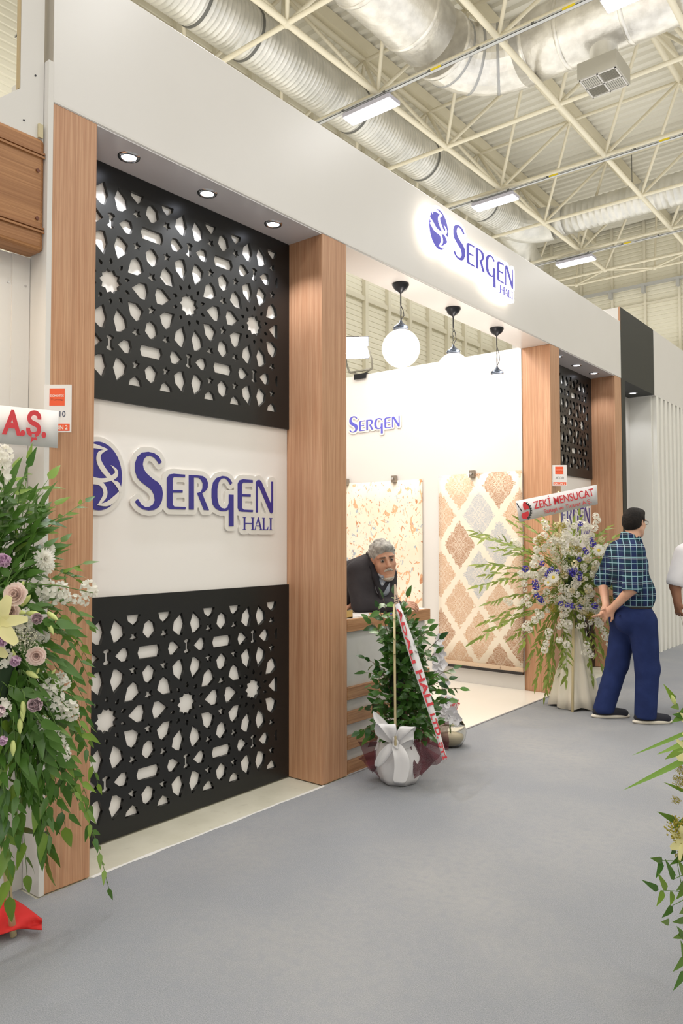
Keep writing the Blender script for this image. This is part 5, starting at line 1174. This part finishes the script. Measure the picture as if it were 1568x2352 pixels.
for a in (.9, 2.9, 5.0): part('tripod_leg', MB().tube([(0, 0, 1.0), (.24*math.cos(a), .24*math.sin(a), .0)], .012, 8), CANE, fb)
cl = MB(); vs = []; kk = 48
for z, r_ in ((.0, .205), (.12, .185), (.25, .16), (.4, .12), (.55, .085), (.7, .05)):
    for j in range(kk):
        a = 2*PI*j/kk; rr_ = r_*(1+.13*math.sin(9*a+z*2)+.05*math.sin(4*a+z*6)); vs.append((rr_*math.cos(a), rr_*math.sin(a), z+.002+(.012*math.sin(5*a) if z == 0 else 0)+(.012 if z == 0 else 0)))
cl.add(vs, [(i*kk+j, i*kk+(j+1) % kk, (i+1)*kk+(j+1) % kk, (i+1)*kk+j) for i in range(5) for j in range(kk)], True)
o = part('cloth_drape', cl, mat('white_tripod_cloth', (232, 224, 208), .85), fb); so = o.modifiers.new('thickness', 'SOLIDIFY'); so.thickness = .003
q4 = [sp(1184, 1151, 6.62), sp(1371, 1113, 6.72), sp(1373, 1158, 6.72), sp(1192, 1199, 6.62)]
bt, bc = banner('banner.001', 'tilted white banner reading ZEKİ MENSUCAT with a red and black emblem', q4, mat('grey_white_banner', (214, 212, 214), .5))
Hb = (q4[1]-q4[2]).length; Wb = (q4[2]-q4[3]).length; Mb = frame(q4[3]-bc-_f*.012, q4[2]-q4[3], q4[1]-q4[2])
T = Matrix.Translation
link('lettering', lettering('ZEKİ MENSUCAT', Mb @ T((Wb*.59, Hb*.47, 0)), Hb*.40, Wb*.76, .011, .001), RED, bt)
link('lettering', lettering('Sanayi ve Ticaret A.Ş.', Mb @ T((Wb*.62, Hb*.14, 0)), Hb*.22, Wb*.60, .0, .001), RED, bt)
em_ = MB()
def pl(mb, pts, z=.001): mb.add([Mb @ Vector((x*Hb, y*Hb, z)) for x, y in pts], [tuple(range(len(pts)))])
pl(em_, [(.20,.12),(.42,.06),(.58,.30),(.56,.44),(.24,.40),(.16,.28)]); pl(em_, [(.34,.52),(.40,.56),(.46,.52),(.52,.57),(.58,.53),(.66,.58),(.66,.74),(.52,.92),(.42,.96),(.34,.8)])
part('red_emblem', em_, RED, bt)
eb = MB(); pl(eb, [(.02,.96),(.08,.96),(.16,.72),(.12,.68)], .0012); pl(eb, [(.14,.66),(.18,.68),(.26,.5),(.2,.5)], .0012)
for k in range(9):
    a = 1.0-k*.27; c, s_ = math.cos(a), math.sin(a); c2, s2_ = math.cos(a-.16), math.sin(a-.16)
    pl(eb, [(.36+.34*c,.5+.42*s_),(.36+.41*c,.5+.5*s_),(.36+.41*c2,.5+.5*s2_),(.36+.34*c2,.5+.42*s2_)], .0012)
for k in range(9):
    a, a2 = 1.05-k*.26, 1.05-(k+1)*.26; pl(eb, [(.36+.30*math.cos(a),.5+.38*math.sin(a)),(.36+.345*math.cos(a),.5+.43*math.sin(a)),(.36+.345*math.cos(a2),.5+.43*math.sin(a2)),(.36+.30*math.cos(a2),.5+.38*math.sin(a2))], .0012)
part('black_emblem', eb, BLACKP, bt)
part('cane', MB().tube([sp(1282, 1128, 6.70)-bc, sp(1290, 1260, 6.72)-bc, sp(1300, 1420, 6.78)-bc], .009, 8), CANE, bt)

# --- potted fig with its ribbon
PT = Vector((.321, 3.9, 0)); fp = thing('potted_fig', 'bushy green potted fig with a big white bow in front of the counter', 'plant', PT)
PC = Plant(fp, L_FIC, 295, LF); DC = (PT-CAMP).dot(_f)
fr = [((905,1500),(868,1395)),((905,1500),(852,1432)),((900,1480),(880,1375)),((915,1480),(935,1372)),((915,1490),(905,1365)),((910,1500),(845,1422)),((915,1500),(982,1432)),((925,1520),(985,1448)),((930,1560),(1008,1468)),((935,1570),(1000,1500)),((905,1560),(838,1512)),((900,1560),(840,1545)),((905,1580),(852,1575)),((900,1620),(835,1625)),((895,1660),(826,1680)),((900,1660),(850,1690)),((935,1600),(1040,1535)),((940,1600),(1056,1582)),((935,1610),(1030,1560)),((935,1640),(1030,1610)),((935,1650),(1000,1660)),((920,1560),(960,1480)),((910,1560),(890,1480)),((900,1600),(870,1530)),((925,1620),(985,1560)),((915,1640),(920,1560)),((930,1640),(970,1620)),((900,1640),(865,1600)),((920,1660),(985,1690)),((905,1680),(880,1640)),((925,1680),(955,1650)),((905,1480),(925,1420)),((915,1530),(950,1440)),((905,1520),(880,1450))]
for i, (a, b) in enumerate(fr): PC.spray(sp(*a, DC-.0), sp(*b, DC-.16+.32*((i*29) % 7)/6), .05, .034, 1.0, .15, None, STEMB, .003, .9)
for i in range(150):
    y = q.uniform(1400, 1690); hw = 20+75*min(1, (y-1390)/200); x = 930+q.uniform(-hw, hw)*.8
    PC.spray(sp(915+(x-915)*.3, y+40, DC+.05), sp(x, y, DC+q.uniform(-.2, .2)), .05, .034, 1.0, .2, None, STEMB, .0025, .9)
PC.done()
for dx in (-.02, .012, .03): part('trunk', MB().tube([(dx, 0, .15), (dx*1.6, .01, .5), (dx*.5, 0, 1.0)], [.011, .009, .004], 7), STEMB, fp)
part('inner_shade', MB().lathe([(.0, .36), (.05, .42), (.06, .62), (.04, .85), (.0, .95)], n=12), mat('painted_fig_shade', (20, 34, 20), .9), fp)  # dark solid added inside the bush to stand in for shade
PAPW = mat('white_wrapping_paper', (226, 224, 226), .8)
def pleated(name, prof, m, n=40, amp=.06, fr_=11, ph=0, solid=.003):
    mb = MB(); vs = [(r_*(1+amp*math.sin(fr_*2*PI*j/n+ph+z*9))*math.cos(2*PI*j/n), r_*(1+amp*math.sin(fr_*2*PI*j/n+ph+z*9))*math.sin(2*PI*j/n), z) for r_, z in prof for j in range(n)]
    mb.add(vs, [(i*n+j, i*n+(j+1) % n, (i+1)*n+(j+1) % n, (i+1)*n+j) for i in range(len(prof)-1) for j in range(n)], True)
    o = part(name, mb, m, fp); s_ = o.modifiers.new('thickness', 'SOLIDIFY'); s_.thickness = solid; return o
pleated('wrapping', [(.105, .004), (.125, .04), (.145, .1), (.15, .18), (.13, .25), (.12, .28)], PAPW, 44, .045, 7)
part('soil', MB().lathe([(.0, .26), (.12, .25)], n=20), mat('dark_soil', (50, 40, 32), .9), fp)
NET = mat('maroon_net', (92, 30, 44), .8); n_, l_, b_ = nodes(NET); tc = N(NET, 'ShaderNodeTexCoord'); ck = N(NET, 'ShaderNodeTexBrick'); ck.offset = .5; ck.inputs['Scale'].default_value = 150; ck.inputs['Mortar Size'].default_value = .05
ck.inputs['Color1'].default_value = (0.45, 0.45, 0.45, 1); ck.inputs['Color2'].default_value = (.45, .45, .45, 1); ck.inputs['Mortar'].default_value = (.95, .95, .95, 1)
l_.new(tc.outputs['Object'], ck.inputs[0]); l_.new(ck.outputs[0], b_.inputs['Alpha'])
def crumple(name, c, X, Y, Z, seed, m=NET):
    q_ = random.Random(seed); mb = MB(); vs = []; n1 = 12
    ph = [q_.uniform(0, 6) for _ in range(4)]
    for i in range(n1+1):
        for j in range(n1+1):
            u, v = i/n1-.5, j/n1; wv = .5*math.sin(9*u+ph[0])+.35*math.sin(15*u+5*v+ph[1])
            vs.append(Vector(c)+Vector(X)*u*(.35+v)+Vector(Y)*v+Vector(Z)*wv*(.2+v)*.5)
    mb.add(vs, [(i*(n1+1)+j, (i+1)*(n1+1)+j, (i+1)*(n1+1)+j+1, i*(n1+1)+j+1) for i in range(n1) for j in range(n1)], True); return part(name, mb, m, fp)
def lp(px, py, d=0): return sp(px, py, DC+d)-PT
def net(px0, py0, px1, py1, w_, seed, d=0):
    a, b = lp(px0, py0, d), lp(px1, py1, d); Y = b-a; X = Y.cross(_f).normalized()*w_; crumple('net_wrap', a, X, Y, -_f*.06, seed)
net(895, 1715, 838, 1740, .17, 1, .02); net(900, 1700, 850, 1690, .12, 2, .05); net(890, 1720, 848, 1765, .14, 3, -.02); net(945, 1700, 1000, 1745, .20, 4, -.08); net(950, 1690, 1030, 1690, .14, 5, .04); net(945, 1705, 985, 1765, .16, 6, -.1)
def loopband(name, pts, wv, m=PAPW):
    """a wide ribbon through points; wv is its half width vector"""
    mb = MB(); P = [Vector(p) for p in pts]; k = len(P); vs = []
    for i, p in enumerate(P):
        h_ = Vector(wv[i] if isinstance(wv, list) else wv); vs += [p-h_, p-h_*.35+_f*.012, p+h_*.35-_f*.008, p+h_]
    mb.add(vs, [(4*i+j, 4*i+4+j, 4*i+5+j, 4*i+1+j) for i in range(k-1) for j in range(3)], True); o = part(name, mb, m, fp)
    s_ = o.modifiers.new('thickness', 'SOLIDIFY'); s_.thickness = .002; o.modifiers.new('smooth', 'SUBSURF').render_levels = 1; return o
loopband('bow_loop', [lp(908, 1706, -.2), lp(890, 1668, -.27), lp(885, 1655, -.22), lp(872, 1690, -.14), lp(905, 1708, -.17)], [RH*.02, RH*.05, RH*.06, RH*.05, RH*.02])
loopband('bow_loop', [lp(908, 1704, -.2), lp(932, 1672, -.28), lp(940, 1664, -.22), lp(934, 1690, -.15), lp(910, 1708, -.17)], [RH*.02, RH*.045, RH*.05, RH*.045, RH*.02])
loopband('bow_loop', [lp(910, 1706, -.19), lp(945, 1684, -.22), lp(954, 1690, -.17), lp(942, 1712, -.13), lp(910, 1710, -.17)], Vector((0, 0, .03)))
loopband('bow_tail', [lp(908, 1706, -.2), lp(920, 1730, -.24), lp(926, 1760, -.22), lp(916, 1803, -.21)], [RH*.03, RH*.045, RH*.05, RH*.045])
loopband('bow_tail', [lp(904, 1706, -.19), lp(885, 1728, -.2), lp(870, 1755, -.17), lp(866, 1762, -.15)], [RH*.03, RH*.04, RH*.035, RH*.01])
loopband('bow_tail', [lp(900, 1700, -.15), lp(880, 1668, -.14), lp(862, 1640, -.1), lp(858, 1634, -.09)], [RH*.025, RH*.05, RH*.02, RH*.004])
loopband('bow_knot', [lp(900, 1700, -.22), lp(908, 1706, -.24), lp(916, 1712, -.22)], Vector((0, 0, .03)))
rb = thing('ribbon_cane', 'slanting white ribbon with red capitals tied to a thin cane in front of the fig', 'ribbon', PT+Vector((0, 0, .3)))
RO = rb.location
part('cane', MB().tube([sp(905, 1388, DC-.14)-RO, sp(906, 1500, DC-.17)-RO, sp(908, 1712, DC-.235)-RO], .0075, 8), CANE, rb)
Lft = [(907,1389),(920,1440),(938,1503),(957,1560),(975,1612),(994,1668),(1008,1715),(1018,1755)]; Rgt = [(917,1385),(935,1432),(956,1488),(974,1546),(990,1602),(1004,1655),(1015,1700),(1025,1736)]
vs = []; dz = [DC-.16, DC-.19, DC-.23, DC-.27, DC-.30, DC-.33, DC-.35, DC-.36]
for (a, b, d) in zip(Lft, Rgt, dz): vs += [sp(*a, d)-RO, sp(*b, d)-RO]
o = part('ribbon', MB().add(vs, [(2*i, 2*i+2, 2*i+3, 2*i+1) for i in range(7)], True), mat('white_ribbon', (222, 220, 222), .4), rb); so = o.modifiers.new('thickness', 'SOLIDIFY'); so.thickness = .0012; so.offset = 0
part('ribbon_tie', MB().add([sp(905, 1342, DC-.13)-RO, sp(909, 1342, DC-.13)-RO, sp(917, 1386, DC-.16)-RO, sp(905, 1388, DC-.16)-RO, sp(908, 1342, DC-.12)-RO, sp(914, 1388, DC-.145)-RO], [(0,1,2,3), (1,4,5,2), (4,0,3,5), (3,2,5), (0,4,1)]), mat('bare_ribbon_end', (196, 170, 150), .6), rb)
part('tie_wire', MB().tube([sp(906, 1378, DC-.175)-RO, sp(917, 1374, DC-.175)-RO], .002, 5).tube([sp(905, 1384, DC-.175)-RO, sp(918, 1379, DC-.175)-RO], .002, 5).tube([sp(909, 1366, DC-.17)-RO, sp(913, 1384, DC-.175)-RO], .002, 5), BLACKP, rb)
words = [('ADALI', .02, .34), ('HALI', .385, .60), ('LTD.', .645, .80), ('ŞTİ', .825, .965)]
for wd_, u0, u1 in words:
    def rp(u):
        f = u*7; i = min(int(f), 6); return (vs[2*i].lerp(vs[2*i+2], f-i), vs[2*i+1].lerp(vs[2*i+3], f-i))
    (l0, r0), (l1, r1_) = rp(u0), rp(u1); X = l1-l0; Y = (r0-l0); Yp = Y-X*(Y.dot(X)/X.dot(X)); hgt = Yp.length
    Mx = frame(l0.lerp(l1, .5)-_f*.006+Yp*.14, X, Y); link('lettering', lettering(wd_, Mx, hgt*.72, X.length, .03, .0008), RED, rb)

# --- glass bowl with white orchids behind the fig
gb = thing('glass_vase', 'round glass bowl of white orchids standing at the booth edge behind the fig', 'vase', (.16, 4.80, 0)); GO = gb.location
DV = (GO-CAMP).dot(_f)
GLASS = mat('clear_glass', (245, 245, 240), .02, trans=1)
part('bowl', MB().lathe([(.045, .002), (.08, .012), (.105, .06), (.112, .105), (.10, .155), (.075, .19), (.072, .19), (.097, .153), (.108, .105), (.101, .062), (.077, .017), (.04, .008), (0, .008)], n=32), GLASS, gb)
part('moss', MB().lathe([(0, .012), (.07, .02), (.092, .06), (.09, .08), (0, .09)], n=20), mat('pale_gravel', (214, 202, 176), .9), gb)
ORC = mat('orchid_white', (236, 234, 238), .6); M_ORC = rings_flower('orchid', ORC, [(3, .045, .042, .3, 0, .15), (2, .05, .055, .25, .003, .1), (3, .016, .012, .9, .006, 0)])
for px, py, sc in ((1012,1640,1.2),(1030,1645,1.2),(1048,1650,1),(1018,1625,1),(1008,1468,.9),(1004,1485,1),(1010,1500,1.1),(1002,1510,1),(1014,1525,1),(1006,1540,1.1),(1012,1556,1),(1022,1568,.9),(1000,1526,.9),(1038,1632,.9),(1026,1612,.9)):
    M = Matrix.Translation(sp(px, py, DV-.06)-GO) @ (TOCAM+Vector((q.uniform(-.3, .3), 0, q.uniform(-.2, .3)))).to_track_quat('Z', 'Y').to_matrix().to_4x4() @ Matrix.Scale(sc, 4); link('orchid', M_ORC, None, gb, mtx=M)
part('stem', MB().tube([(0, 0, .08), sp(1018, 1600, DV)-GO, sp(1006, 1520, DV-.03)-GO, sp(1008, 1460, DV-.03)-GO], .004, 6), STEM, gb)
for px, py, dx, dzz in ((1020, 1668, 1, .25), (1010, 1668, -.8, .2)): 
    d = (RH*dx+Vector((0, 0, dzz))).normalized(); y_ = Vector((0, 0, 1)).cross(d).normalized(); z_ = d.cross(y_); p = sp(px-6, py, DV-.1)-GO
    link('leaf', L_RUSB, None, gb, mtx=Matrix(((d.x, y_.x, z_.x, p.x), (d.y, y_.y, z_.y, p.y), (d.z, y_.z, z_.z, p.z), (0, 0, 0, 1))))
q4 = [sp(1012, 1588, DV-.05), sp(1052, 1606, DV+.05), sp(1050, 1640, DV+.05), sp(1010, 1620, DV-.05)]
bt, bc = banner('ribbon_card', 'small white card with red letters stuck among the orchids', q4)
bt['category'] = 'card'; Hb = (q4[1]-q4[2]).length; Wb = (q4[2]-q4[3]).length
link('lettering', lettering('ÇETİNKİT', frame((q4[3]+q4[2])/2-bc-_f*.01, q4[2]-q4[3], q4[1]-q4[2]) @ T((0, Hb*.2, 0)), Hb*.55, Wb*.84, .01, .001), RED, bt)
part('wire', MB().tube([(q4[3]+q4[2])/2-bc, GO+Vector((0, 0, .1))-bc], .002, 5), STEM, bt)

# --- plants cut by the right edge of the picture, close to the camera
E0 = sp(1700, 1900, 2.25); E0.z = 0
fe = thing('flower_arrangement.002', 'close arrangement with long green blades and pale lilies, cut by the right edge', 'flower stand', E0)
PE = Plant(fe, L_RUS, 290, LG); DE = 2.25
def e5(x, y): return (1420+x/2.97, 1560+y/2.97)
def edgeleaf(a, b, wd, me=L_RUS, d=DE):
    p0, p1 = sp(*b, d+.06), sp(*a, d); v = p1-p0; L = v.length; base = .4 if me is L_BLD else (.078 if me is L_RUS else .11); wb = .035 if me is L_BLD else (.026 if me is L_RUS else .045)
    dd = v.normalized(); y_ = (-_f*.9+Vector((0, 0, .3))).cross(dd).normalized(); z_ = dd.cross(y_); kx = L/base; ky = wd/wb
    PE.n += 1; PE.place(me, Matrix(((dd.x*kx, y_.x*ky, z_.x*kx, p0.x), (dd.y*kx, y_.y*ky, z_.y*kx, p0.y), (dd.z*kx, y_.z*ky, z_.z*kx, p0.z), (0, 0, 0, 1))))
for a, b, wd in (((1455, 1735), (1640, 1655), .012), ((1512, 1733), (1650, 1672), .020), ((1434, 1816), (1650, 1706), .018)): edgeleaf(a, b, wd, L_BLD)
for a, b in (((325,40),(385,160)),((400,115),(375,150)),((370,190),(410,185)),((285,910),(392,970)),((235,1225),(300,1238)),((264,1355),(296,1240)),((335,1240),(378,1368)),((180,1380),(272,1437)),((282,1332),(326,1442)),((270,1545),(306,1442)),((362,1540),(368,1450)),((310,1625),(368,1550)),((308,1660),(346,1655)),((365,1265),(450,1200)),((370,1190),(385,1150)),((385,1770),(450,1735)),((385,1660),(450,1640)),((385,1995),(450,1900)),((384,2125),(450,1990)),((330,708),(450,765)),((410,1440),(450,1390)),((405,1500),(450,1420)),((420,1240),(450,1340)),((415,1700),(450,1770)),((430,1600),(455,1560)),((440,1800),(450,1900))):
    edgeleaf(e5(*a), e5(*b), .02 if a[1] != 708 else .012)
for a, b in (((380, 1240), (300, 1236)), ((440, 1450), (320, 1440)), ((450, 1330), (372, 1366)), ((455, 1500), (366, 1545)), ((460, 1560), (380, 1150)), ((460, 1700), (440, 1900))): PE.stem([sp(*e5(*a), DE+.05), sp(*e5(*b), DE+.05)], .0016)
edgeleaf((1550, 1658), (1600, 1620), .05, L_RUSB); edgeleaf((1555, 1640), (1610, 1650), .045, L_RUSB)
for px, py, sc, lk in ((1610, 1660, .8, (-.9, 0, -.1)), (1606, 1728, .8, (-.8, 0, -.3)), (1572, 1936, .6, (-1, .2, .1)), (1625, 1600, .8, (-.6, 0, .5))): flw(PE, M_LILY, px, py, DE, lk, sc)
flw(PE, M_BUD, 1550, 1618, DE, (-.8, 0, 1.2), .7)
for px, py, sc in ((1560, 1795, .45), (1552, 1838, .3), (1556, 1905, .8), (1572, 1930, .8), (1575, 1960, .7), (1566, 1770, .4)): flw(PE, M_GOLD, px, py, DE+.03, (0, 0, 1), sc)['kind'] = 'stuff'
for i in range(26):
    a = q.uniform(-.9, 1.9); x = 1650+q.uniform(10, 60); y = q.uniform(1560, 2150); PE.spray(sp(1680, 1850, DE+.1), sp(x, y, DE+q.uniform(-.1, .2)), .05, .045, 1, .3)
core = Vector((0, 0, .8))+E0
for i in range(95):
    d = Vector((q.gauss(0, 1), q.gauss(0, 1), q.gauss(-.1, .8))).normalized()
    if d.dot(RH) < -.25: continue
    PE.spray(core+d*.06, core+d*q.uniform(.22, .42)+Vector((0, 0, -.05)), .08, .04, 1.0, .1)
for i in range(14):
    d = Vector((q.gauss(0, 1), q.gauss(0, 1), q.gauss(0, .6))).normalized()
    if d.dot(RH) > -.1: PE.face(M_LILY if i % 2 else M_STK[0], core+d*.24, d, .9)
PE.done()
part('cane', MB().tube([(0, 0, .0), (0, 0, 1.05)], .014, 8), CANE, fe)
for a in (.4, 2.4, 4.5): part('tripod_leg', MB().tube([(0, 0, .75), (.26*math.cos(a)+.05, .26*math.sin(a), .01)], .012, 8), CANE, fe)
part('foam_block', MB().lathe([(.0, .62), (.07, .66), (.09, .8), (.06, .95), (.0, 1.0)], n=12), bpy.data.materials['dark_foliage_core'], fe)
